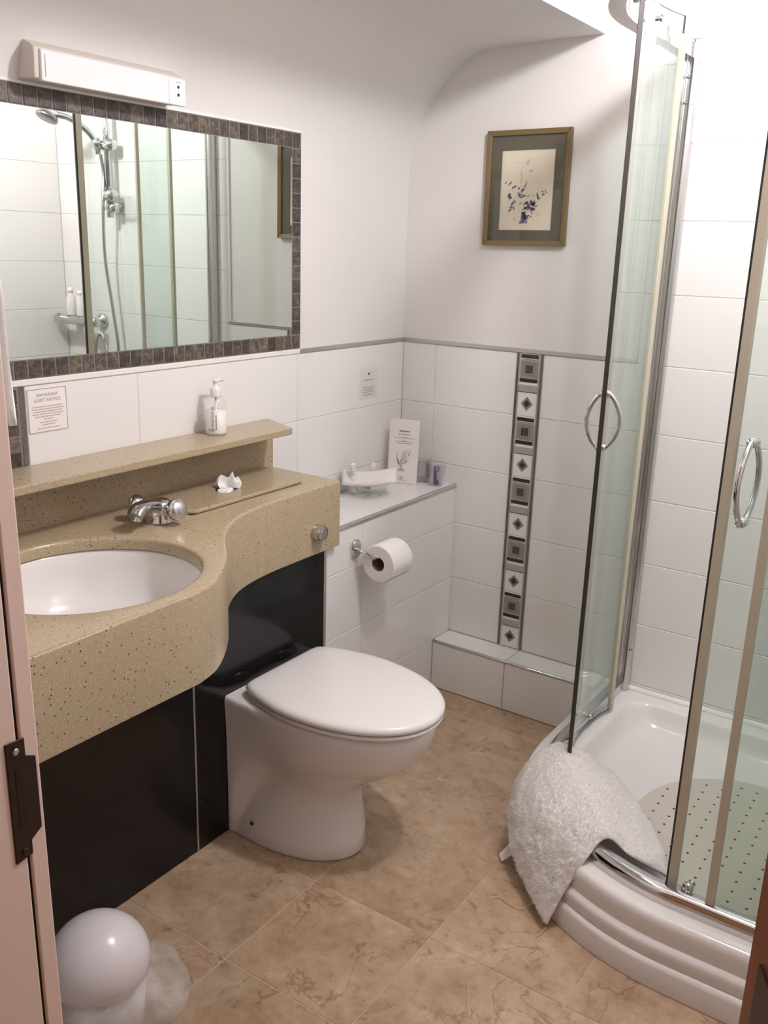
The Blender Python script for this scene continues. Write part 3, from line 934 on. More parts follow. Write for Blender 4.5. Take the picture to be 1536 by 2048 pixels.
# ------------------------------------------------------------------ mirror with mosaic frame
MY0, MY1, MZ0, MZ1 = -2.06, -0.560, DADO + 0.015, 1.773
FW = 0.0405
mir = thing('wall_mirror', 'wide wall mirror framed with dark slate mosaic', 'mirror', (0, -1.3, MZ0))
box('grout_bed', (0.0005, MY0, MZ0), (0.0092, MY1, MZ1), 'slategrout', mir, 0.001)
box('mirror_glass', (0.0093, MY0 + FW, MZ0 + FW), (0.0098, MY1 - FW, MZ1 - FW), 'mirror', mir)
pitch = 0.0347; ts = 0.0318
def mosaic(y0, z0, sy, sz):
    piece('mosaic_tile', (0.004, y0, z0), (0.0105, y0 + sy, z0 + sz), 'slate', mir, 0.0012)
y = MY1 - 0.0375
while y > MY0:
    mosaic(y, MZ0 + 0.002, ts, 0.0365); mosaic(y, MZ1 - 0.0385, ts, 0.0365)
    y -= pitch
zc = MZ0 + 0.002 + 0.0365 + 0.0028
nz = int(round((MZ1 - MZ0 - 2 * FW) / 0.0372)); pz = (MZ1 - MZ0 - 2 * FW) / nz
for k in range(nz):
    mosaic(MY1 - 0.0375, MZ0 + FW + k * pz + 0.0014, 0.0355, pz - 0.0028)
box('top_trim', (0.0005, MY0, MZ1), (0.012, MY1, MZ1 + 0.006), 'dwhite', mir, 0.001)
# short mosaic panel beneath the mirror's left end
mo = thing('mosaic_panel', 'short slate mosaic panel between shelf and mirror by the door jamb', 'mosaic', (0, -1.55, 1.0))
box('grout_bed', (0.0005, -1.70, 1.0045), (0.0092, -1.494, DADO - 0.001), 'slategrout', mo, 0.001)
box('edge_trim', (0.0005, -1.494, 1.0045), (0.011, -1.480, DADO - 0.001), 'pewter', mo, 0.002)
for i in range(6):
    for j in range(5):
        piece('mosaic_tile', (0.004, -1.497 - (i + 1) * 0.0335, 1.0055 + j * 0.0333), (0.0105, -1.497 - i * 0.0335 - 0.0025, 1.0055 + (j + 1) * 0.0333 - 0.0025), 'slate', mo, 0.0012)

# ------------------------------------------------------------------ shaver light
lf = thing('shaver_light', 'cream and white strip light above the mosaic mirror', 'wall light', (0, -1.25, 1.78))
LY0, LY1 = -1.442, -1.050
finish('housing', bevel_me(prism_me([(0.001, 1.7815), (0.066, 1.7775), (0.068, 1.834), (0.055, 1.842), (0.006, 1.864), (0.001, 1.864)], 1, LY0, LY1), 0.004, 2), 'cream', lf)
finish('cover', bevel_me(prism_me([(0.060, 1.775), (0.073, 1.7745), (0.074, 1.830), (0.062, 1.837)], 1, LY0 + 0.012, LY1 - 0.050), 0.002, 2), 'plastic', lf)
ec = finish('end_cap', bevel_me(prism_me([(0.060, 1.7755), (0.072, 1.7750), (0.073, 1.829), (0.062, 1.836)], 1, LY1 - 0.049, LY1 + 0.001), 0.002, 2), 'plastic', lf)
for zz, hh in ((1.813, 0.005), (1.797, 0.005)):
    finish('socket_slot', lathe_dir([(0.0032, 0), (0.0032, 0.0006)], (0.0732, LY1 - 0.022, zz), (1, 0, 0), 12), 'hole', ec)
box('marking', (0.0735, LY1 - 0.029, 1.8225), (0.0738, LY1 - 0.014, 1.8240), 'inklight', ec)
box('marking', (0.0738, LY0 + 0.020, 1.782), (0.0743, LY0 + 0.0215, 1.824), 'inklight', lf)

# ------------------------------------------------------------------ picture
pic = thing('framed_picture', 'gilt framed botanical print hanging on the back wall', 'picture', (0.42, 0, 1.5))
pA = [Vector((0.290, 0, 1.827)), Vector((0.565, 0, 1.829)), Vector((0.568, 0, 1.499)), Vector((0.292, 0, 1.496))]  # TL TR BR BL
def pq(u, v, y):   # u across 0..1, v down 0..1
    p = pA[0].lerp(pA[1], u).lerp(pA[3].lerp(pA[2], u), v)
    return Vector((p.x, y, p.z))
fu, fv = 0.058, 0.046
yb, yf = -0.003, -0.019
def pbar(us, name):
    (ua, va), (ub, vb), (uc, vcx), (ud, vd) = us
    q = [(ua, va), (ub, vb), (uc, vcx), (ud, vd)]
    me = mesh([pq(u, v, yb) for u, v in q] + [pq(u, v, yf if i < 2 else yf + 0.003) for i, (u, v) in enumerate(q)], [(0, 1, 2, 3), (4, 5, 6, 7), (0, 1, 5, 4), (1, 2, 6, 5), (2, 3, 7, 6), (3, 0, 4, 7)])
    return finish(name, bevel_me(me, 0.0018, 2), 'goldframe', pic)
pbar([(0, 0), (1, 0), (1 - fu, fv), (fu, fv)], 'frame_rail')
pbar([(1, 1), (0, 1), (fu, 1 - fv), (1 - fu, 1 - fv)], 'frame_rail')
pbar([(0, 1), (0, 0), (fu, fv), (fu, 1 - fv)], 'frame_rail')
pbar([(1, 0), (1, 1), (1 - fu, 1 - fv), (1 - fu, fv)], 'frame_rail')
mu0, mu1, mv0, mv1 = 0.185, 0.815, 0.170, 0.862
mnt = [[(fu, fv), (1 - fu, fv), (mu1, mv0), (mu0, mv0)], [(1 - fu, 1 - fv), (fu, 1 - fv), (mu0, mv1), (mu1, mv1)], [(fu, 1 - fv), (fu, fv), (mu0, mv0), (mu0, mv1)], [(1 - fu, fv), (1 - fu, 1 - fv), (mu1, mv1), (mu1, mv0)]]
mo_ = finish('mount', quads_me([[pq(u, v, -0.009) for u, v in q] for q in mnt]), 'mount', pic)
md = mo_.modifiers.new('thickness', 'SOLIDIFY'); md.thickness = 0.0015; md.offset = -1
pr_ = finish('print', quads_me([[pq(mu0 - .01, mv0 - .01, -0.0065), pq(mu1 + .01, mv0 - .01, -0.0065), pq(mu1 + .01, mv1 + .01, -0.0065), pq(mu0 - .01, mv1 + .01, -0.0065)]]), 'paperart', pic)
def sprig(lst, mt, yy):
    qs = []
    for u, v, L, w, a in lst:
        c = pq(mu0 + (mu1 - mu0) * u, mv0 + (mv1 - mv0) * v, yy)
        d = Vector((math.cos(a), 0, math.sin(a))); n = Vector((-d.z, 0, d.x))
        qs.append([c - d * L, c - d * L * .3 + n * w, c + d * L * .4 + n * w * .8, c + d * L, c + d * L * .4 - n * w * .8, c - d * L * .3 - n * w])
    return finish('painted_sprig', quads_me(qs), mt, pr_)
Mv = mat('violet_paint', lin((128, 118, 140)), 0.9); Md = mat('dark_leaf_paint', lin((92, 92, 98)), 0.9); Mp = mat('pale_leaf_paint', lin((190, 180, 164)), 0.9); Mb = mat('blue_grey_paint', lin((120, 128, 140)), 0.9)
rnd = random.Random(5)
sprig([(0.09, 0.40, .005, .002, 1.2), (0.16, 0.42, .006, .002, .9), (0.19, 0.40, .005, .002, 1.1), (0.24, 0.46, .007, .0026, .8), (0.28, 0.45, .005, .0025, 1.3), (0.17, 0.56, .008, .005, 1.0), (0.19, 0.59, .006, .005, .2), (0.35, 0.475, .004, .003, 2.4), (0.24, 0.665, .007, .003, .8), (0.28, 0.64, .005, .003, -.6), (0.22, 0.705, .006, .003, .3), (0.20, 0.745, .008, .003, .7), (0.27, 0.72, .006, .0025, 1.9),
       (0.71, 0.56, .008, .003, 1.8), (0.73, 0.60, .006, .004, -.7), (0.80, 0.52, .004, .002, -.6), (0.82, 0.555, .005, .003, .2), (0.86, 0.51, .004, .0015, 1.6), (0.88, 0.53, .004, .001, .4), (0.70, 0.70, .005, .002, .5), (0.37, 0.555, .006, .0025, .5)], Md, -0.0072)
sprig([(0.40 + rnd.uniform(-.05, .07), 0.54 + rnd.uniform(-.05, .05), .006, .0025, rnd.uniform(0, 3)) for _ in range(9)] + [(0.47, 0.44, .009, .002, 1.2), (0.45, 0.48, .006, .002, 1.1), (0.49, 0.40, .005, .0015, 1.2)], Mb, -0.0070)
sprig([(0.58 + rnd.uniform(-.09, .09), 0.70 + rnd.uniform(-.06, .05), rnd.uniform(.005, .008), .004, rnd.uniform(0, 3)) for _ in range(18)] + [(0.46 + rnd.uniform(-.05, .07), 0.84 + rnd.uniform(-.06, .06), rnd.uniform(.005, .008), .004, rnd.uniform(0, 3)) for _ in range(18)], Mv, -0.0074)
sprig([(0.52 + rnd.uniform(-.1, .12), 0.77 + rnd.uniform(-.1, .13), .003, .002, rnd.uniform(0, 3)) for _ in range(14)], Md, -0.0077)
sprig([(0.50, 0.15, .010, .004, 1.0), (0.56, 0.26, .007, .004, .3), (0.38, 0.28, .012, .001, 1.5), (0.38, 0.36, .012, .0008, 1.5), (0.54, 0.57, .008, .004, .3), (0.64, 0.57, .006, .003, 1.5), (0.40, 0.66, .008, .004, .6), (0.30, 0.86, .005, .003, 1), (0.74, 0.80, .006, .003, 1), (0.30, 0.15, .004, .002, 1)], Mp, -0.0070)
tw = []
for (a, b) in (((0.16, 0.72), (0.47, 0.41)), ((0.55, 0.75), (0.88, 0.52)), ((0.46, 0.88), (0.60, 0.64)), ((0.38, 0.45), (0.385, 0.22))):
    p0 = pq(mu0 + (mu1 - mu0) * a[0], mv0 + (mv1 - mv0) * a[1], -0.0068); p1 = pq(mu0 + (mu1 - mu0) * b[0], mv0 + (mv1 - mv0) * b[1], -0.0068)
    d = (p1 - p0).normalized(); n = Vector((-d.z, 0, d.x)) * 0.0005
    tw.append([p0 - n, p1 - n, p1 + n, p0 + n])
finish('painted_stem', quads_me(tw), Mp, pr_)
finish('glazing', quads_me([[pq(fu * .9, fv * .9, -0.0125), pq(1 - fu * .9, fv * .9, -0.0125), pq(1 - fu * .9, 1 - fv * .9, -0.0125), pq(fu * .9, 1 - fv * .9, -0.0125)]]), 'clear', pic)

# ------------------------------------------------------------------ guest notices on the left wall
def text_lines_x(x, lines, mt_default=None):
    """illegible print: rows of short dashes on a plane of constant x; lines = (y_center, width, z, h)"""
    qs = []
    rr = random.Random(3)
    for yc, w, z, h in lines:
        y = yc - w / 2
        while y < yc + w / 2:
            L = min(rr.uniform(0.003, 0.008), yc + w / 2 - y)
            qs.append([(x, y, z - h / 2), (x, y + L, z - h / 2), (x, y + L, z + h / 2), (x, y, z + h / 2)])
            y += L + 0.0012
    return quads_me(qs)
no = thing('guest_notice', 'white bordered guest notice on the tiles by the door jamb', 'sign', (TT, -1.42, 1.07))
ny0, ny1, nz0, nz1 = -1.474, -1.373, 1.0695, 1.1665
box('sheet', (TT + 0.0002, ny0, nz0), (TT + 0.0012, ny1, nz1), 'paper', no)
bq = []
for (a, b, c, d) in ((ny0 + .001, ny1 - .001, nz0 + .001, nz0 + .0022), (ny0 + .001, ny1 - .001, nz1 - .0022, nz1 - .001), (ny0 + .001, ny0 + .0022, nz0 + .001, nz1 - .001), (ny1 - .0022, ny1 - .001, nz0 + .001, nz1 - .001)):
    bq.append([(TT + .0014, a, c), (TT + .0014, b, c), (TT + .0014, b, d), (TT + .0014, a, d)])
finish('border', quads_me(bq), 'inkgrey', no)
ycn = (ny0 + ny1) / 2
finish('heading', merge([text_me('IMPORTANT', 0.0098, (TT + .0014, ycn, nz1 - 0.0155), (0, 1, 0), (0, 0, 1)), text_me('GUEST NOTICE', 0.0098, (TT + .0014, ycn, nz1 - 0.0265), (0, 1, 0), (0, 0, 1))]), 'inkgrey', no)
finish('small_print', text_lines_x(TT + .0014, [(ycn, .078, nz1 - .040, .0024), (ycn, .082, nz1 - .0455, .0024), (ycn, .074, nz1 - .051, .0024), (ycn, .080, nz1 - .0565, .0024), (ycn, .066, nz1 - .062, .0024), (ycn, .024, nz1 - .0675, .0024), (ycn, .044, nz1 - .0745, .0024), (ycn, .032, nz1 - .080, .0024), (ycn, .058, nz1 - .0875, .0024)]), 'inklight', no)
n2 = thing('wall_sticker', 'small clear sticker with a heart on the tiles near the corner', 'sticker', (TT, -0.20, 1.0))
sy = -0.207
box('film', (TT + 0.0001, sy - 0.05, 1.000), (TT + 0.0005, sy + 0.05, 1.103), 'film', n2)
hp = []
for k in range(24):
    t = 2 * PI * k / 24
    hp.append((TT + .0008, sy + 0.0003 * 16 * math.sin(t) ** 3, 1.083 + 0.0003 * (13 * math.cos(t) - 5 * math.cos(2 * t) - 2 * math.cos(3 * t) - math.cos(4 * t))))
finish('heart', quads_me([hp]), 'ink', n2)
finish('small_print', text_lines_x(TT + .0008, [(sy, .050, 1.063, .0035), (sy, .066, 1.040, .0030), (sy, .058, 1.032, .0030), (sy, .066, 1.024, .0030), (sy, .054, 1.015, .0030)]), 'inklight', n2)

# ------------------------------------------------------------------ conditioner bottle
CBX, CBY = 0.060, -0.962
SHZ = 1.003
cb = thing('conditioner_bottle', 'clear pump bottle of white conditioner on the stone shelf', 'bottle', (CBX, CBY, SHZ))
finish('bottle', lathe_me([(0.0, 0.0), (0.023, 0.0), (0.0265, 0.003), (0.0270, 0.008), (0.0270, 0.080), (0.0255, 0.088), (0.020, 0.096), (0.013, 0.101), (0.012, 0.106)], (CBX, CBY, SHZ + .0003), 36), 'clear', cb, True)
finish('lotion', lathe_me([(0.0, 0.001), (0.022, 0.001), (0.0258, 0.004), (0.0262, 0.009), (0.0262, 0.062), (0.0, 0.0625)], (CBX, CBY, SHZ), 36), 'lotion', cb, True)
pump = finish('pump', lathe_me([(0.0135, 0.097), (0.0140, 0.100), (0.0140, 0.118), (0.0125, 0.121), (0.0065, 0.124), (0.0055, 0.134), (0.0075, 0.1355), (0.0085, 0.139), (0.006, 0.142), (0.0, 0.142)], (CBX, CBY, SHZ), 24), 'plastic', cb, True)
finish('nozzle', tube_me([(CBX, CBY, SHZ + 0.1385), (CBX - 0.002, CBY + 0.018, SHZ + 0.139), (CBX - 0.004, CBY + 0.032, SHZ + 0.1355)], [0.0045, 0.0038, 0.003], 10), 'plastic', pump, True)
finish('dip_tube', tube_me([(CBX, CBY, SHZ + 0.006), (CBX, CBY, SHZ + 0.098)], 0.0028, 8), 'plastic', cb, True)
# lettering wrapped on the bottle, reading upwards
vd_ = Vector((1.74 - CBX, -2.66 - CBY, 0)).normalized()
a0 = math.atan2(vd_.y, vd_.x) - 0.30
def wrap(me, rad, a_mid):
    for v in me.vertices:
        s, t = v.co.x, v.co.y     # s = around, t = up
        a = a_mid + s / rad
        v.co = (CBX + rad * math.cos(a), CBY + rad * math.sin(a), SHZ + t)
    return me
tm = text_me('CONDITIONER', 0.0090, (0, 0.046, 0), (0, 1, 0), (-1, 0, 0))
finish('lettering', wrap(tm, 0.0274, a0), 'ink', cb)
qs = []
for s0, s1, t0, t1 in ((-0.014, 0.006, 0.0145, 0.0165), (-0.010, 0.004, 0.0115, 0.0125)):
    qs.append([(s0 + (s1 - s0) * k / 6, t0, 0) for k in range(7)] + [(s1 + (s0 - s1) * k / 6, t1, 0) for k in range(7)])
rr = random.Random(9)
t = 0.016
while t < 0.052:
    L = rr.uniform(0.002, 0.005); qs.append([(0.0075, t, 0), (0.0100, t, 0), (0.0100, t + L, 0), (0.0075, t + L, 0)]); t += L + 0.001
finish('small_print', wrap(quads_me(qs), 0.0274, a0), 'inkgrey', cb)

# ------------------------------------------------------------------ things on the tiled ledge
gb = thing('glass_bowl', 'cut glass bowl on the tiled ledge holding toiletries', 'bowl', (0.092, -0.325, LEDGE))
GBX, GBY = 0.092, -0.325
bp_ = [(0.0, 0.002), (0.040, 0.0005), (0.052, 0.004), (0.062, 0.018), (0.070, 0.036), (0.074, 0.050), (0.0755, 0.0515), (0.073, 0.0515), (0.068, 0.036), (0.059, 0.019), (0.048, 0.007), (0.0, 0.006)]
finish('bowl', lathe_me(bp_, (GBX, GBY, LEDGE), 48), 'clear', gb, True)
finish('rim', tube_me([(GBX + 0.0748 * math.cos(2 * PI * k / 48), GBY + 0.0748 * math.sin(2 * PI * k / 48), LEDGE + 0.0512) for k in range(48)], 0.0011, 8, True), 'clear', gb, True)
fm = []
for k in range(28):
    a = 2 * PI * k / 28
    fm.append(tube_me([(GBX + (0.045 + 0.008 * t) * math.cos(a + .07 * t), GBY + (0.045 + 0.008 * t) * math.sin(a + .07 * t), LEDGE + 0.001 + 0.007 * t * t) for t in (0, 1.0, 1.6)], 0.0014, 5))
finish('cut_facets', merge(fm), 'clear', gb, True)
# white folded cap packet lying across the bowl
def pouch(u, v):
    a = u * 2 - 1; b = v * 2 - 1
    edge = max(0.0, 1 - a ** 4) * max(0.0, 1 - b ** 4)
    l = Vector((0.070, 0.052, 0.0)) ; wv = Vector((-0.018, 0.024, 0.034))
    p = Vector((0.100, -0.322, LEDGE + 0.056)) + l * a + wv * b * 0.62 + Vector((0.55, -0.55, 0.6)) * 0.009 * edge
    p.z += 0.010 * a * a + 0.006 * a
    return p
pk = sheet('sachet', pouch, 18, 10, 'plastic', None, 0.0015)
tag(pk, 'white plump sachet lying across the glass bowl', 'sachet')
for (mx, my, hz, lean, lab) in ((0.058, -0.345, 0.098, 0.0, 'small clear bottle with white cap, leftmost in the glass bowl'), (0.068, -0.290, 0.086, 0.012, 'small clear bottle with white cap, rightmost in the glass bowl')):
    b_ = thing('miniature_bottle', lab, 'bottle', (mx, my, LEDGE + 0.01), 'miniatures in the glass bowl')
    ax = Vector((0.1 + lean * 4, 0.25 * (1 if lean else -1), 1))
    finish('bottle', lathe_dir([(0.012, 0.0), (0.013, 0.002), (0.013, hz * 0.66), (0.008, hz * 0.74), (0.007, hz * 0.78)], (mx, my, LEDGE + 0.012), ax, 18), 'clear', b_, True)
    finish('contents', lathe_dir([(0.011, 0.001), (0.0118, 0.003), (0.0118, hz * 0.55)], (mx, my, LEDGE + 0.012), ax, 18), 'lotion', b_, True)
    finish('cap', lathe_dir([(0.0085, hz * 0.76), (0.009, hz * 0.78), (0.0085, hz), (0.006, hz * 1.02)], (mx, my, LEDGE + 0.012), ax, 18), 'plastic', b_, True)
# card
cd = thing('information_card', 'white card with a grey plant drawing standing on the ledge', 'card', (0.092, -0.12, LEDGE))
c00 = Vector((0.0435, -0.136, LEDGE + 0.001)); cxv = Vector((0.0985, 0.030, 0)); czv = Vector((-0.004, 0.016, 0.2165))
cn = cxv.cross(czv).normalized()
if cn.y > 0: cn = -cn
def cpt(u, v, e=0.0): return c00 + cxv * u + czv * v + cn * e
crn = []
for (cu, cv, s0) in ((0, 0, 0), (1, 0, 1), (1, 1, 2), (0, 1, 3)):
    if cv == 0: crn.append((cu, cv))
    else:
        for k in range(5):
            a = PI / 2 * k / 4
            if cu == 1: crn.append((1 - 0.08 + 0.08 * math.cos(a), 1 - 0.035 + 0.035 * math.sin(a)))
            else: crn.append((0.08 - 0.08 * math.sin(a), 1 - 0.035 + 0.035 * math.cos(a)))
nn = len(crn)
finish('card', mesh([cpt(u, v, 0) for u, v in crn] + [cpt(u, v, -0.0012) for u, v in crn], [tuple(range(nn)), tuple(range(2 * nn - 1, nn - 1, -1))] + [(i, (i + 1) % nn, nn + (i + 1) % nn, nn + i) for i in range(nn)]), 'paper', cd)
def cq(u0, u1, v0, v1, e=0.0004): return [cpt(u0, v0, e), cpt(u1, v0, e), cpt(u1, v1, e), cpt(u0, v1, e)]
rr = random.Random(11)
def dashes(uc, w, v, h):
    out = []; u = uc - w / 2
    while u < uc + w / 2:
        L = min(rr.uniform(.03, .08), uc + w / 2 - u); out.append(cq(u, u + L, v - h / 2, v + h / 2)); u += L + .014
    return out
finish('heading', quads_me(dashes(0.50, 0.34, 0.815, 0.022)), 'inkgrey', cd)
finish('subheading', quads_me(dashes(0.50, 0.40, 0.765, 0.020)), 'inklight', cd)
finish('small_print', quads_me(dashes(.52, .18, .722, .007) + dashes(.52, .72, .708, .007) + dashes(.52, .14, .668, .007) + dashes(.52, .62, .653, .007) + dashes(.52, .46, .625, .009)), 'inkgrey', cd)
lv = []; lv2 = []
def leafc(u, v, L, w, a, lst):
    du, dv_ = math.cos(a), math.sin(a) * 0.46
    nu, nv_ = -math.sin(a), math.cos(a) * 0.46
    lst.append([cpt(u, v, .0005), cpt(u + du * L * .35 + nu * w, v + dv_ * L * .35 + nv_ * w, .0005), cpt(u + du * L, v + dv_ * L, .0005), cpt(u + du * L * .35 - nu * w, v + dv_ * L * .35 - nv_ * w, .0005)])
for k in range(9):
    leafc(0.44 + 0.035 * k, 0.30 + 0.022 * k, 0.13, 0.022, 1.5 + (k % 2) * 0.5 - .9 * (k % 3 == 0), lv)
    leafc(0.42 + 0.016 * k, 0.31 + 0.022 * k, 0.12, 0.02, 1.0 + (k % 2) * 0.9, lv)
leafc(0.40, 0.27, 0.34, 0.035, 1.95, lv2); leafc(0.31, 0.38, 0.30, 0.012, 1.75, lv); leafc(0.42, 0.23, 0.28, 0.02, 1.5, lv)
leafc(0.52, 0.31, 0.22, 0.05, 0.75, lv)
finish('plant_leaves', quads_me(lv), 'inklight', cd)
finish('plant_dark_leaf', quads_me(lv2), 'inkgrey', cd)
finish('plant_base', quads_me([[cpt(.32, .195, .0006), cpt(.60, .195, .0006), cpt(.52, .235, .0006), cpt(.40, .235, .0006)], cq(.435, .475, .23, .30, .0006)]), 'inklight', cd)
finish('emblem', quads_me([cq(.36, .56, .105, .112), [cpt(.40, .065, .0005), cpt(.54, .065, .0005), cpt(.50, .10, .0005), cpt(.44, .10, .0005)]] + dashes(.46, .34, .052, .008)), 'inklight', cd)
# tumblers
def tumbler(x, y, h, r, lab, nm):
    t = thing(nm, lab, 'cup', (x, y, LEDGE))
    finish('cup', lathe_me([(0.0, 0.001), (r * .80, 0.0005), (r * .82, 0.003), (r, h), (r * .965, h), (r * .79, 0.004), (0, 0.004)], (x, y, LEDGE), 36), 'clear', t, True)
    finish('rim', tube_me([(x + r * .985 * math.cos(2 * PI * k / 36), y + r * .985 * math.sin(2 * PI * k / 36), LEDGE + h) for k in range(36)], 0.0010, 6, True), 'clear', t, True)
    return t
tumbler(0.186, -0.056, 0.075, 0.0345, 'clear plastic cup standing beside the purple tube', 'plastic_cup')
tumbler(0.128, -0.048, 0.078, 0.033, 'clear tumbler half hidden behind the white card', 'glass_tumbler')
pt = thing('lip_balm', 'small purple tube with lilac label standing in the plastic cup', 'tube', (0.196, -0.062, LEDGE + .004))
finish('tube', lathe_me([(0.0, 0.0), (0.0088, 0.0), (0.0095, 0.0015), (0.0095, 0.058), (0.009, 0.060), (0.0, 0.060)], (0.196, -0.066, LEDGE + 0.0045), 24), 'purple', pt, True)
lb = [[(0.196 + 0.0097 * math.cos(a), -0.066 + 0.0097 * math.sin(a), LEDGE + z) for a in [-0.95 + 0.11 * k for k in range(12)]] for z in (0.020, 0.050)]
finish('label', loft_me(lb, False), 'lilac', pt, True)

# ------------------------------------------------------------------ shower tray
CX, CY = 1.355, -0.455
def outline(R, inset=0.0, rc=0.0):
    """closed loop: left side, quarter bow, front, right wall, back wall"""
    pts = []
    XL, YF, XR, YB = CX - R, CY - R, W - 0.0065 - inset, -0.0085 - inset
    def corner(cx, cy, a0, a1, r, n):
        for k in range(n + 1):
            a = a0 + (a1 - a0) * k / n
            pts.append((cx + r * math.cos(a), cy + r * math.sin(a)))
    r = max(rc, 0.0005)
    corner(XL + r, YB - r, PI / 2, PI, r, 8)
    for k in range(1, 6): pts.append((XL, YB - r + (CY - YB + r) * k / 6))
    corner(CX, CY, PI, 1.5 * PI, R, 32)
    for k in range(1, 5): pts.append((CX + (XR - r - CX) * k / 5, YF))
    corner(XR - r, YF + r, 1.5 * PI, 2 * PI, r, 8)
    for k in range(1, 5): pts.append((XR, YF + r + (YB - YF - 2 * r) * k / 5))
    corner(XR - r, YB - r, 0, PI / 2, r, 8)
    for k in range(1, 6): pts.append((XR - r + (XL + r - XR + r) * k / 6, YB))
    return pts
TR = 0.535; RZ_ = 0.157
prof_t = [(0.024, 0.001, 0), (0.024, 0.052, 0), (0.020, 0.060, 0), (0.012, 0.063, 0), (0.012, 0.066, 0), (0.014, 0.070, 0), (0.014, 0.090, 0), (0.010, 0.098, 0), (0.002, 0.101, 0), (0.000, 0.104, 0), (0.001, 0.108, 0), (0.001, 0.140, 0), (-0.002, 0.150, 0), (-0.008, 0.1555, 0), (-0.016, RZ_, 0),
          (-0.100, RZ_, 0.050), (-0.108, RZ_ - 0.002, 0.056), (-0.114, RZ_ - 0.008, 0.060), (-0.120, RZ_ - 0.020, 0.064), (-0.126, 0.120, 0.070), (-0.136, 0.100, 0.082), (-0.152, 0.088, 0.100), (-0.175, 0.083, 0.125), (-0.22, 0.081, 0.17), (-0.30, 0.080, 0.25)]
rings = []
for d, z, ins in prof_t:
    rings.append([(x, y, z) for x, y in outline(TR + d, ins, max(0.0, ins * 1.35 if ins < .07 else 0.095))])
tr = finish('shower_tray', loft_me(rings, True, True, True), 'acrylic')
autosmooth(tr, 0.75)
tag(tr, 'white quadrant shower tray with stepped curved front', 'shower tray')
struct(finish('trim_6', merge([prism_me([(-0.0065, RZ_ - 0.002), (-0.017, RZ_ + 0.001), (-0.012, RZ_ + 0.007), (-0.0065, RZ_ + 0.012)], 0, 0.83, W - 0.01), prism_me([(W - 0.0065, RZ_ - 0.002), (W - 0.017, RZ_ + 0.001), (W - 0.012, RZ_ + 0.007), (W - 0.0065, RZ_ + 0.012)], 1, -0.97, -0.018)]), 'dwhite'), 'white sealant bead between tray and shower tiles')
# anti-slip mat with holes
MC = (1.405, -0.492); MR = 0.285
sm = thing('shower_mat', 'round pale rubber anti-slip mat with small holes in the tray', 'shower mat', (MC[0], MC[1], 0.081))
finish('mat', lathe_me([(MR - 0.002, 0.0), (MR, 0.0015), (MR - 0.002, 0.004), (0.0, 0.004)], (MC[0], MC[1], 0.0815), 72), 'rubber', sm)
hm = []
ga = 0.02
for i in range(-8, 9):
    for j in range(-8, 9):
        px = MC[0] + i * 0.0415 * math.cos(ga) - j * 0.0415 * math.sin(ga) + 0.01
        py = MC[1] + i * 0.0415 * math.sin(ga) + j * 0.0415 * math.cos(ga) - 0.012
        if math.hypot(px - MC[0], py - MC[1]) < MR - 0.018:
            hm.append([(px + 0.0036 * math.cos(2 * PI * k / 8), py + 0.0036 * math.sin(2 * PI * k / 8), 0.0857) for k in range(8)])
tag(finish('perforations', quads_me(hm), 'hole', sm), kind='stuff')

# ------------------------------------------------------------------ shower enclosure
TOPZ = 1.985
en = thing('shower_enclosure', 'curved glass shower enclosure with sliding doors and chrome rails', 'shower enclosure', (CX, CY, RZ_))
def rail_path(R, y_end=-0.009, x_end=W - 0.009, n=30):
    p = [(CX - R, y_end), (CX - R, (y_end + CY) / 2)]
    p += [(CX + R * math.cos(PI + PI / 2 * k / n), CY + R * math.sin(PI + PI / 2 * k / n)) for k in range(n + 1)]
    p += [((CX + x_end) / 2, CY - R), (x_end, CY - R)]
    return p
def rail(name, R, z0, z1, w, mt):
    h = z1 - z0
    sec = [(w / 2, 0.0), (w / 2, h * .55), (w * .42, h * .80), (w * .22, h * .95), (0, h), (-w * .3, h * .98), (-w / 2, h * .9), (-w / 2, 0.0)]
    paths = [rail_path(R + d) for d, z in sec]
    rings = [[(paths[s][i][0], paths[s][i][1], z0 + sec[s][1]) for s in range(len(sec))] for i in range(len(paths[0]))]
    return autosmooth(finish(name, loft_me(rings, True, True, True), mt, en), 0.8)
rail('bottom_rail', 0.474, RZ_ + 0.0005, RZ_ + 0.036, 0.036, 'chrome')
rail('top_rail', 0.474, TOPZ - 0.005, TOPZ + 0.035, 0.036, 'chrome')
# wall posts
def post(name, poly, fluted=None):
    o = finish(name, bevel_me(prism_me(poly, 2, RZ_ + 0.0005, 2.028), 0.003, 2), 'satin', en)
    return o
po = post('wall_post', [(0.872, -0.008), (0.872, -0.036), (0.882, -0.040), (0.884, -0.034), (0.896, -0.034), (0.898, -0.038), (0.912, -0.030), (0.912, -0.008)])
for zz in (1.935, 1.872):
    for dx in (0.0, 0.013):
        finish('screw', lathe_dir([(0.0042, 0), (0.004, 0.0015), (0.002, 0.002)], (0.889 + dx, -0.0345 + dx * 0.1, zz - dx * 0.3), (0.2, -1, 0), 10), 'pewter', po, True)
finish('screw', lathe_dir([(0.004, 0), (0.004, 0.002)], (0.908, -0.033, 0.30), (0.5, -1, 0), 10), 'pewter', po, True)
post('wall_post', [(W - 0.008, CY - 0.474 + 0.02), (W - 0.036, CY - 0.474 + 0.02), (W - 0.036, CY - 0.474 - 0.02), (W - 0.008, CY - 0.474 - 0.02)])
GZ0, GZ1 = RZ_ + 0.030, 1.985
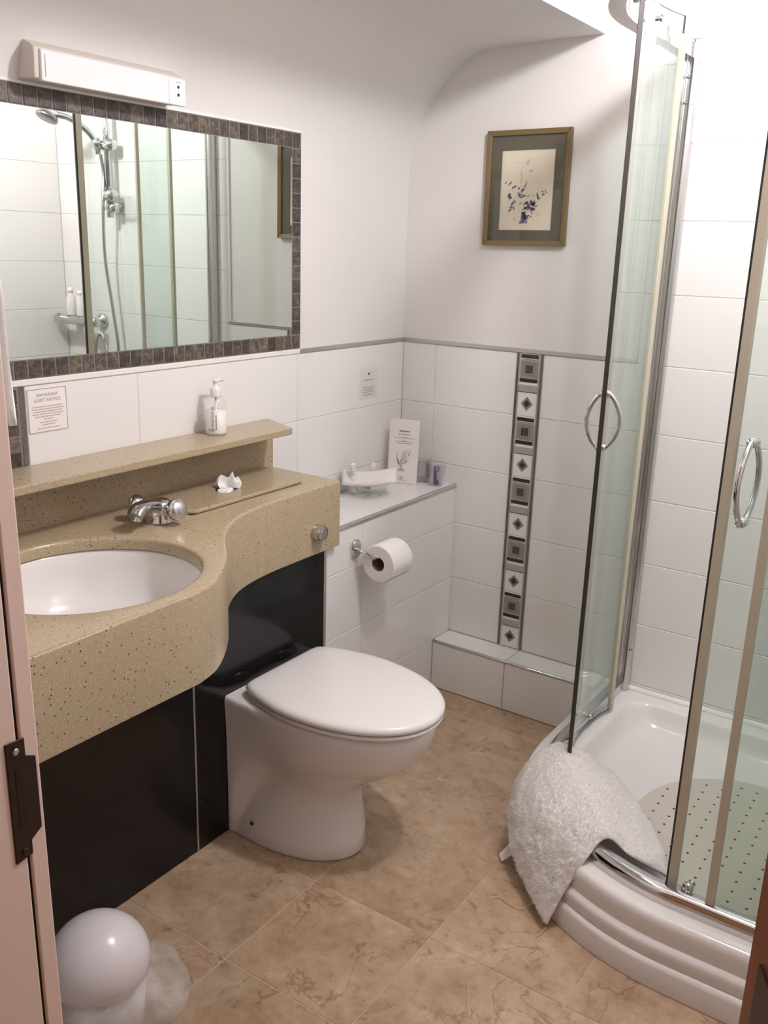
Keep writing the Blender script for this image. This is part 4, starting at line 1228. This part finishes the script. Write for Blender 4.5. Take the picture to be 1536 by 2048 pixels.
def pane(name, path, z0, z1, th, parent, edge0=True, edge1=True):
    """vertical curved pane following path [(x,y)], thickness th; own dark edges"""
    P = [Vector((x, y, 0)) for x, y in path]
    nr = []
    for i in range(len(P)):
        d = (P[min(i + 1, len(P) - 1)] - P[max(i - 1, 0)]).normalized()
        nr.append(Vector((-d.y, d.x, 0)))
    a = [p + n * th / 2 for p, n in zip(P, nr)]; b = [p - n * th / 2 for p, n in zip(P, nr)]
    rings = [[(a[i].x, a[i].y, z0), (a[i].x, a[i].y, z1), (b[i].x, b[i].y, z1), (b[i].x, b[i].y, z0)] for i in range(len(P))]
    v = [p for r in rings for p in r]; f = []
    for i in range(len(P) - 1):
        k = i * 4
        f += [(k, k + 4, k + 5, k + 1), (k + 2, k + 6, k + 7, k + 3)]
    o = finish(name, mesh(v, f), 'glass', parent, True)
    ef = []
    for i in range(len(P) - 1):
        k = i * 4
        ef += [(k + 1, k + 5, k + 6, k + 2), (k + 3, k + 7, k + 4, k)]
    ef += [(0, 1, 2, 3), (len(v) - 4, len(v) - 3, len(v) - 2, len(v) - 1)]
    finish('glass_edge', mesh(v, ef), 'glassedge', o)
    return o
def arc3(p0, pm, p1, n=20):
    """circular arc through three points"""
    (ax, ay), (bx, by), (cx, cy) = p0, pm, p1
    d = 2 * (ax * (by - cy) + bx * (cy - ay) + cx * (ay - by))
    ux = ((ax * ax + ay * ay) * (by - cy) + (bx * bx + by * by) * (cy - ay) + (cx * cx + cy * cy) * (ay - by)) / d
    uy = ((ax * ax + ay * ay) * (cx - bx) + (bx * bx + by * by) * (ax - cx) + (cx * cx + cy * cy) * (bx - ax)) / d
    r = math.hypot(ax - ux, ay - uy)
    a0 = math.atan2(ay - uy, ax - ux); a1 = math.atan2(cy - uy, cx - ux); am = math.atan2(by - uy, bx - ux)
    while a1 - a0 > PI: a1 -= 2 * PI
    while a1 - a0 < -PI: a1 += 2 * PI
    return [(ux + r * math.cos(a0 + (a1 - a0) * k / n), uy + r * math.sin(a0 + (a1 - a0) * k / n)) for k in range(n + 1)]
FR = 0.474
pane('fixed_panel', [(CX - FR, -0.035), (CX - FR, -0.2), (CX - FR, -0.378)], RZ_ + 0.034, TOPZ - 0.003, 0.005, en)
pane('fixed_panel', [(1.418, CY - FR), (1.60, CY - FR), (W - 0.035, CY - FR)], RZ_ + 0.034, TOPZ - 0.003, 0.005, en)
def strip(name, pts, z0, z1, w, parent, mt):
    """vertical rounded strip along a plan polyline"""
    lo = [Vector((x, y, z0)) for x, y in pts]
    me = merge([])
    poly = pts
    return finish(name, bevel_me(prism_me(poly, 2, z0, z1), 0.0012, 2), mt, parent)
def plan_rect(c, d, L, th):
    d = Vector((d[0], d[1], 0)).normalized(); n = Vector((-d.y, d.x, 0)); c = Vector((c[0], c[1], 0))
    return [((c + d * a + n * b).x, (c + d * a + n * b).y) for a, b in ((-L / 2, -th / 2), (L / 2, -th / 2), (L / 2, th / 2), (-L / 2, th / 2))]
strip('panel_seal', plan_rect((1.416, CY - FR + 0.002), (1, 0), 0.017, 0.013), RZ_ + 0.036, TOPZ - 0.003, 0, en, 'seal')
strip('panel_seal', plan_rect((CX - FR, -0.381), (0, 1), 0.014, 0.009), RZ_ + 0.036, TOPZ - 0.003, 0, en, 'seal')
DZ0, DZ1 = RZ_ + 0.012, 2.045
def sliding_door(path, hb, hpos, hn, seal_lead):
    e = bpy.data.objects.new('sliding_door', None); COL.objects.link(e)
    attach(e, en); e.empty_display_size = 0.05
    pane('glass', path, DZ0, DZ1, 0.006, e)
    d0 = Vector((path[0][0] - path[1][0], path[0][1] - path[1][1], 0)).normalized()
    d1 = Vector((path[-1][0] - path[-2][0], path[-1][1] - path[-2][1], 0)).normalized()
    p0, p1 = Vector((*path[0], 0)), Vector((*path[-1], 0))
    if seal_lead:
        c = p0 - d0 * 0.000
        strip('edge_seal', plan_rect((c.x, c.y), (d0.x, d0.y), 0.017, 0.014), DZ0, DZ1 - 0.02, 0, e, 'seal')
        c = p0 + d0 * 0.0115
        strip('seal_lip', plan_rect((c.x, c.y), (d0.x, d0.y), 0.005, 0.009), DZ0, DZ1 - 0.02, 0, e, 'sealdark')
    else:
        c = p0 - d0 * 0.010
        strip('edge_seal', plan_rect((c.x, c.y), (d0.x, d0.y), 0.020, 0.0075), DZ0, DZ1 - 0.02, 0, e, 'seal')
        c = p0 + d0 * 0.0035
        strip('seal_lip', plan_rect((c.x, c.y), (d0.x, d0.y), 0.006, 0.011), DZ0, DZ1, 0, e, 'sealdark')
    c = p1 + d1 * 0.002
    strip('edge_seal', plan_rect((c.x, c.y), (d1.x, d1.y), 0.016, 0.012), DZ0, DZ1 - 0.04, 0, e, 'seal')
    # handle: bowed bars on both faces
    hp_ = Vector((hpos[0], hpos[1], 0)); n = Vector((hn[0], hn[1], 0)).normalized()
    z0, z1 = hpos[2], hpos[3]
    for s in (1, -1):
        pts = [hp_ + n * s * 0.004 + Vector((0, 0, z0 + 0.006))]
        pts += [hp_ + n * s * (0.006 + hb * math.sin(PI * k / 10) ** 0.75) + Vector((0, 0, z0 + (z1 - z0) * k / 10)) for k in range(0, 11)]
        pts += [hp_ + n * s * 0.004 + Vector((0, 0, z1 - 0.006))]
        h = finish('handle', tube_me(catmull(pts, 4), 0.0058, 12), 'chrome', e, True)
    for zz in (z0 + .004, z1 - .004):
        finish('handle_boss', lathe_dir([(0.009, -0.012), (0.010, -0.008), (0.010, 0.008), (0.009, 0.012)], hp_ + Vector((0, 0, zz)), n, 18), 'chrome', e, True)
    # rollers top and bottom
    for t in (0.10, 0.66):
        i = int(t * (len(path) - 1))
        q = Vector((*path[i], 0)); tt = Vector((path[i + 1][0] - path[i][0], path[i + 1][1] - path[i][1], 0)).normalized(); nn_ = Vector((-tt.y, tt.x, 0))
        if nn_.dot(Vector((CX - q.x, CY + 0.1 - q.y, 0))) < 0: nn_ = -nn_
        for zz in (DZ0 + 0.028, TOPZ + 0.030):
            finish('roller', lathe_dir([(0.005, -0.02), (0.012, -0.018), (0.012, -0.006), (0.005, -0.004), (0.005, 0.004), (0.0085, 0.005), (0.0085, 0.009), (0.005, 0.012)], q + Vector((0, 0, zz)), nn_, 16), 'chrome', e, True)
    return e
LP0, LPM, LP1 = (0.948, -0.575), (0.901, -0.38), (0.918, -0.200)
sliding_door(arc3(LP0, LPM, LP1), 0.034, (0.9345, -0.53, 1.022, 1.162), (-1.0, -0.22), False)
RP0, RPM, RP1 = (1.328, -0.892), (1.52, -0.912), (1.715, -0.895)
sliding_door(arc3(RP0, RPM, RP1), 0.046, (1.365, -0.898, 1.000, 1.162), (-0.12, -1.0), True)

# ------------------------------------------------------------------ shower fittings on the back wall
sr = thing('shower_riser', 'chrome shower riser rail with handset and hose on shower tiles', 'shower', (1.45, 0, 1.2))
finish('riser', tube_me([(1.425, -0.055, 1.56), (1.425, -0.055, 2.16)], 0.0135, 16), 'chrome', sr, True)
for zz in (1.60, 2.14):
    finish('bracket', lathe_dir([(0.020, 0.0), (0.020, 0.006), (0.013, 0.010), (0.012, 0.055)], (1.425, -0.0065, zz), (0, -1, 0), 20), 'chrome', sr, True)
finish('slider', lathe_dir([(0.018, -0.042), (0.023, -0.034), (0.023, 0.034), (0.018, 0.042)], (1.425, -0.055, 1.835), (1, 0, 0), 20), 'chrome', sr, True)
finish('holder_cup', lathe_dir([(0.014, -0.02), (0.017, 0.02)], (1.450, -0.080, 1.838), (0.15, -0.4, 1), 18), 'chrome', sr, True)
hs = catmull([(1.450, -0.078, 1.80), (1.458, -0.092, 1.855), (1.475, -0.125, 1.895), (1.500, -0.170, 1.925), (1.525, -0.215, 1.935)], 6)
finish('handset', tube_me(hs, [0.011 + 0.002 * k / len(hs) for k in range(len(hs))], 14), 'chrome', sr, True)
finish('spray_head', lathe_dir([(0.012, -0.006), (0.034, 0.004), (0.043, 0.014), (0.043, 0.024), (0.038, 0.027), (0.0, 0.027)], (1.535, -0.236, 1.938), (0.1, -0.45, -1), 28), 'pewter', sr, True)
finish('hose', tube_me(catmull([(1.448, -0.070, 1.80), (1.445, -0.062, 1.72), (1.430, -0.085, 1.60), (1.445, -0.075, 1.40), (1.432, -0.06, 1.20), (1.42, -0.05, 1.02), (1.44, -0.05, 0.80), (1.50, -0.05, 0.72), (1.545, -0.055, 0.82), (1.552, -0.066, 1.00), (1.556, -0.072, 1.10)], 10), 0.0068, 10), 'satin', sr, True)
finish('lower_clamp', lathe_dir([(0.020, -0.030), (0.025, -0.024), (0.025, 0.024), (0.020, 0.030)], (1.418, -0.058, 1.645), (1, 0.1, 0), 20), 'chrome', sr, True)
finish('lower_clamp', lathe_dir([(0.017, -0.026), (0.019, -0.020), (0.019, 0.020), (0.017, 0.026)], (1.412, -0.055, 1.598), (1, 0.1, 0), 20), 'chrome', sr, True)
finish('soap_tray', lathe_me([(0.0, 0.0), (0.045, 0.0), (0.052, 0.004), (0.055, 0.020), (0.0525, 0.020), (0.049, 0.006), (0.0, 0.004)], (1.352, -0.072, 1.625), 36, 1.15, 0.95), 'clear', sr, True)
mv = thing('shower_valve', 'chrome thermostatic bar valve on the shower tiles', 'shower valve', (1.64, 0, 1.13))
finish('bar', lathe_dir([(0.017, 0.0), (0.021, 0.004), (0.021, 0.055), (0.0185, 0.058), (0.0185, 0.215), (0.021, 0.218), (0.021, 0.262), (0.017, 0.268)], (1.785, -0.075, 1.135), (-1, 0, 0), 24), 'chrome', mv, True)
for xx in (1.705, 1.560):
    finish('wall_flange', lathe_dir([(0.031, 0.0), (0.031, 0.010), (0.026, 0.017), (0.014, 0.022), (0.014, 0.070)], (xx, -0.0065, 1.138), (0, -1, 0), 24), 'chrome', mv, True)
finish('outlet', tube_me([(1.556, -0.075, 1.13), (1.556, -0.074, 1.095)], 0.009, 12), 'chrome', mv, True)
finish('temperature_mark', lathe_dir([(0.005, 0.0), (0.005, 0.002)], (1.772, -0.075, 1.155), (0, 0, 1), 10), 'hole', mv)
for (bxp, hz, rr_, lab) in ((1.695, 0.115, 0.021, 'white toiletry bottle standing on the left end of the valve bar'), (1.635, 0.105, 0.017, 'white pump bottle standing on the middle of the valve bar')):
    wbt = thing('toiletry_bottle', lab, 'bottle', (bxp, -0.07, 1.155), 'bottles on the shower valve')
    finish('bottle', lathe_me([(0.0, 0.0), (rr_ * .95, 0.0), (rr_, 0.003), (rr_ * .95, hz * .6), (rr_ * .5, hz * .82), (rr_ * .5, hz * .86)], (bxp, -0.066, 1.1545), 20), 'plastic', wbt, True)
    finish('cap', lathe_me([(rr_ * .55, hz * .84), (rr_ * .6, hz * .88), (rr_ * .6, hz), (0.0, hz * 1.01)], (bxp, -0.066, 1.1545), 20), 'plastic', wbt, True)

# ------------------------------------------------------------------ bath mat slung over the tray rim
ctl = [
    [(0.872, -0.735, .150), (0.898, -0.795, .085), (0.958, -0.872, .047), (1.022, -0.930, .030), (1.090, -0.986, .016)],
    [(0.866, -0.690, .172), (0.908, -0.772, .138), (0.970, -0.852, .110), (1.042, -0.910, .098), (1.110, -0.958, .088)],
    [(0.872, -0.625, .188), (0.925, -0.722, .190), (0.990, -0.806, .184), (1.064, -0.868, .178), (1.140, -0.922, .168)],
    [(0.898, -0.545, .200), (0.958, -0.648, .210), (1.022, -0.730, .212), (1.094, -0.800, .211), (1.166, -0.866, .207)],
    [(0.955, -0.510, .178), (1.025, -0.572, .178), (1.090, -0.650, .176), (1.152, -0.735, .172), (1.218, -0.845, .172)],
    [(1.040, -0.488, .132), (1.120, -0.548, .122), (1.190, -0.620, .116), (1.252, -0.700, .112), (1.290, -0.790, .120)],
]
def patch(ctl, nu, nv):
    rows = [catmull(r, nu) for r in ctl]
    n = len(rows[0])
    cols = [catmull([rows[k][i] for k in range(len(rows))], nv) for i in range(n)]
    return cols     # cols[i][j]
cols = patch(ctl, 44, 34)
NI, NJ = len(cols), len(cols[0])
def grid_normals(g):
    out = []
    for i in range(len(g)):
        r = []
        for j in range(len(g[0])):
            du = g[min(i + 1, len(g) - 1)][j] - g[max(i - 1, 0)][j]; dw = g[i][min(j + 1, len(g[0]) - 1)] - g[i][max(j - 1, 0)]
            n = du.cross(dw).normalized()
            r.append(n)
        out.append(r)
    return out
gn = grid_normals(cols)
sgn = 1 if gn[NI // 2][NJ // 2].z > 0 else -1
verts = []; faces = []
for lay in (0, 1):
    for i in range(NI):
        for j in range(NJ):
            e = min(i, NI - 1 - i, j, NJ - 1 - j)
            t = 0.012 * min(1.0, 0.25 + e / 7.0)
            hairy = 1.0 if j / NJ < 0.60 else 0.45
            p = cols[i][j]; n = gn[i][j] * sgn
            if lay == 0:
                p = p + n * (t + hairy * (0.0032 * noise.noise(p * 75) + 0.0022 * noise.noise(p * 210) + 0.0014 * noise.noise(p * 420)) + 0.004 * noise.noise(p * 26))
            else:
                p = p - n * t * 0.35
            verts.append(p)
off = NI * NJ
for i in range(NI - 1):
    for j in range(NJ - 1):
        a = i * NJ + j; b = a + NJ
        faces.append((a, b, b + 1, a + 1)); faces.append((a + off, a + 1 + off, b + 1 + off, b + off))
bd = [i * NJ for i in range(NI)] + [(NI - 1) * NJ + j for j in range(1, NJ)] + [i * NJ + NJ - 1 for i in range(NI - 2, -1, -1)] + [j for j in range(NJ - 2, 0, -1)]
for k in range(len(bd)):
    a, b = bd[k], bd[(k + 1) % len(bd)]
    faces.append((a, a + off, b + off, b))
bmx = thing('bath_mat', 'fluffy white bath mat slung over the shower tray rim', 'bath mat', (1.05, -0.9, 0.0))
finish('mat', mesh(verts, faces), 'fluff', bmx, True)
# pile tufts
rr = random.Random(21)
pv = []; pf = []
for _ in range(34000):
    i = rr.randrange(NI - 1); j = rr.randrange(NJ - 1)
    fu_, fv_ = rr.random(), rr.random()
    a = i * NJ + j
    p = verts[a].lerp(verts[a + NJ], fu_).lerp(verts[a + 1].lerp(verts[a + NJ + 1], fu_), fv_)
    n = gn[i][j] * sgn
    inside = j / (NJ - 1)
    L = rr.uniform(0.003, 0.0075) * (1.0 if inside < 0.62 else 0.55)
    d = (n + Vector((rr.uniform(-.8, .8), rr.uniform(-.8, .8), rr.uniform(-.9, .5)))).normalized()
    s = d.cross(Vector((rr.uniform(-1, 1), rr.uniform(-1, 1), rr.uniform(-1, 1)))).normalized() * rr.uniform(0.0004, 0.0009)
    b = len(pv)
    pv += [p - s - n * .001, p + s - n * .001, p + d * L + s * .4, p + d * L - s * .4]
    pf.append((b, b + 1, b + 2, b + 3))
pme = bpy.data.meshes.new('pile'); pme.from_pydata([tuple(v) for v in pv], [], pf)
tag(finish('pile', pme, 'tuft', bmx), kind='stuff')
finish('care_label', quads_me([[(0.905, -0.800, .050), (0.925, -0.826, .036), (0.898, -0.838, .008), (0.880, -0.818, .010)]]), 'paper', bmx)
Mth = mat('loose_cream_thread', lin((206, 184, 150)), 0.9)
finish('loose_thread', tube_me(catmull([(1.090, -0.99, .012), (1.085, -1.010, .004), (1.082, -1.03, .002), (1.095, -1.055, .002), (1.090, -1.085, .002), (1.100, -1.11, .002)], 5), 0.0009, 5), Mth, bmx)
finish('loose_thread', tube_me(catmull([(1.035, -0.945, .020), (1.01, -0.962, .003), (0.985, -0.962, .002), (0.955, -0.955, .002), (0.94, -0.968, .002)], 5), 0.0008, 5), Mth, bmx)

# ------------------------------------------------------------------ bin with liner
BNX, BNY = 0.522, -1.768
bi = thing('pedal_bin', 'small white domed waste bin with clear liner in the left corner', 'bin', (BNX, BNY, 0))
finish('body', lathe_me([(0.0, 0.001), (0.070, 0.001), (0.075, 0.004), (0.086, 0.156), (0.0, 0.156)], (BNX, BNY, 0), 40), 'binplastic', bi, True)
dome = [(0.090, 0.158), (0.0925, 0.161)] + [(0.0945 * math.cos(-0.22 + (PI / 2 + 0.22) * k / 20), 0.182 + 0.0885 * math.sin(-0.22 + (PI / 2 + 0.22) * k / 20)) for k in range(0, 21)]
dome[-1] = (0.0, dome[-1][1])
autosmooth(finish('dome_lid', lathe_me(dome, (BNX, BNY, 0), 56), 'binplastic', bi), 1.0)
NBG = 90
brings = []
for k in range(15):
    t = k / 14
    ring = []
    for j in range(NBG):
        a = 2 * PI * j / NBG
        nx = noise.noise(Vector((math.cos(a) * 2.2, math.sin(a) * 2.2, t * 2.0 + 3)))
        nf = noise.noise(Vector((math.cos(a) * 3.4, math.sin(a) * 3.4, t * 2.2)))
        flare = math.sin(PI * min(1.0, t * 1.15)) 
        r = 0.094 + 0.022 * flare + 0.022 * nx * flare + 0.009 * nf * (0.3 + flare)
        # pulled out on the side facing the room
        r += 0.055 * flare * max(0.0, math.cos(a - 0.95)) ** 2
        z = 0.164 - 0.150 * t + 0.012 * nf * t
        ring.append((BNX + r * math.cos(a), BNY + r * math.sin(a), max(0.003, z)))
    brings.append(ring)
finish('liner', loft_me(brings, True), 'bag', bi, True)

# ------------------------------------------------------------------ towel hanging by the door
ht = thing('hand_towel', 'pale towel hanging at the left edge beside the door jamb', 'towel', (0.66, -2.05, 1.28))
def tw_fn(u, v):
    z = 1.66 - 0.385 * v
    w = 0.035 + 0.091 * min(1.0, v * 1.6) ** 0.6
    x = 0.696 + (u * 2 - 1) * w
    y = -2.055 + 0.016 * math.sin(u * 9 + 1) * (0.4 + v) + 0.012 * v
    if u > 0.93: z += 0.012 * v * (u - 0.93) / 0.07
    return (x, y, z)
sheet('cloth', tw_fn, 40, 30, 'towel', ht, 0.008)
finish('hook', tube_me(catmull([(0.696, YD + 0.001, 1.67), (0.696, YD + 0.03, 1.665), (0.696, YD + 0.055, 1.672), (0.696, YD + 0.06, 1.69)], 6), 0.005, 10), 'chrome', ht, True)

# ------------------------------------------------------------------ ceiling lamp (the room's light)
cl = thing('ceiling_lamp', 'round white ceiling lamp above the shower', 'ceiling lamp', (LAMP_POS[0], LAMP_POS[1], CH))
finish('base', lathe_me([(0.0, 0.0), (0.055, 0.0), (0.050, -0.022), (0.022, -0.030), (0.0, -0.030)], (LAMP_POS[0], LAMP_POS[1], CH), 32), 'plastic', cl, True)
finish('bulb', sphere_me((LAMP_POS[0], LAMP_POS[1], LAMP_POS[2] + 0.025), (0.030, 0.030, 0.040)), 'glow', cl, True)
ld = bpy.data.lights.new('lamp_light', 'POINT')
ld.energy = LAMP_POWER; ld.shadow_soft_size = 0.055; ld.color = (1.0, 0.965, 0.995)
lo_ = bpy.data.objects.new('lamp_light', ld); COL.objects.link(lo_)
lo_.location = (LAMP_POS[0], LAMP_POS[1], LAMP_POS[2] - 0.05)
attach(lo_, cl)
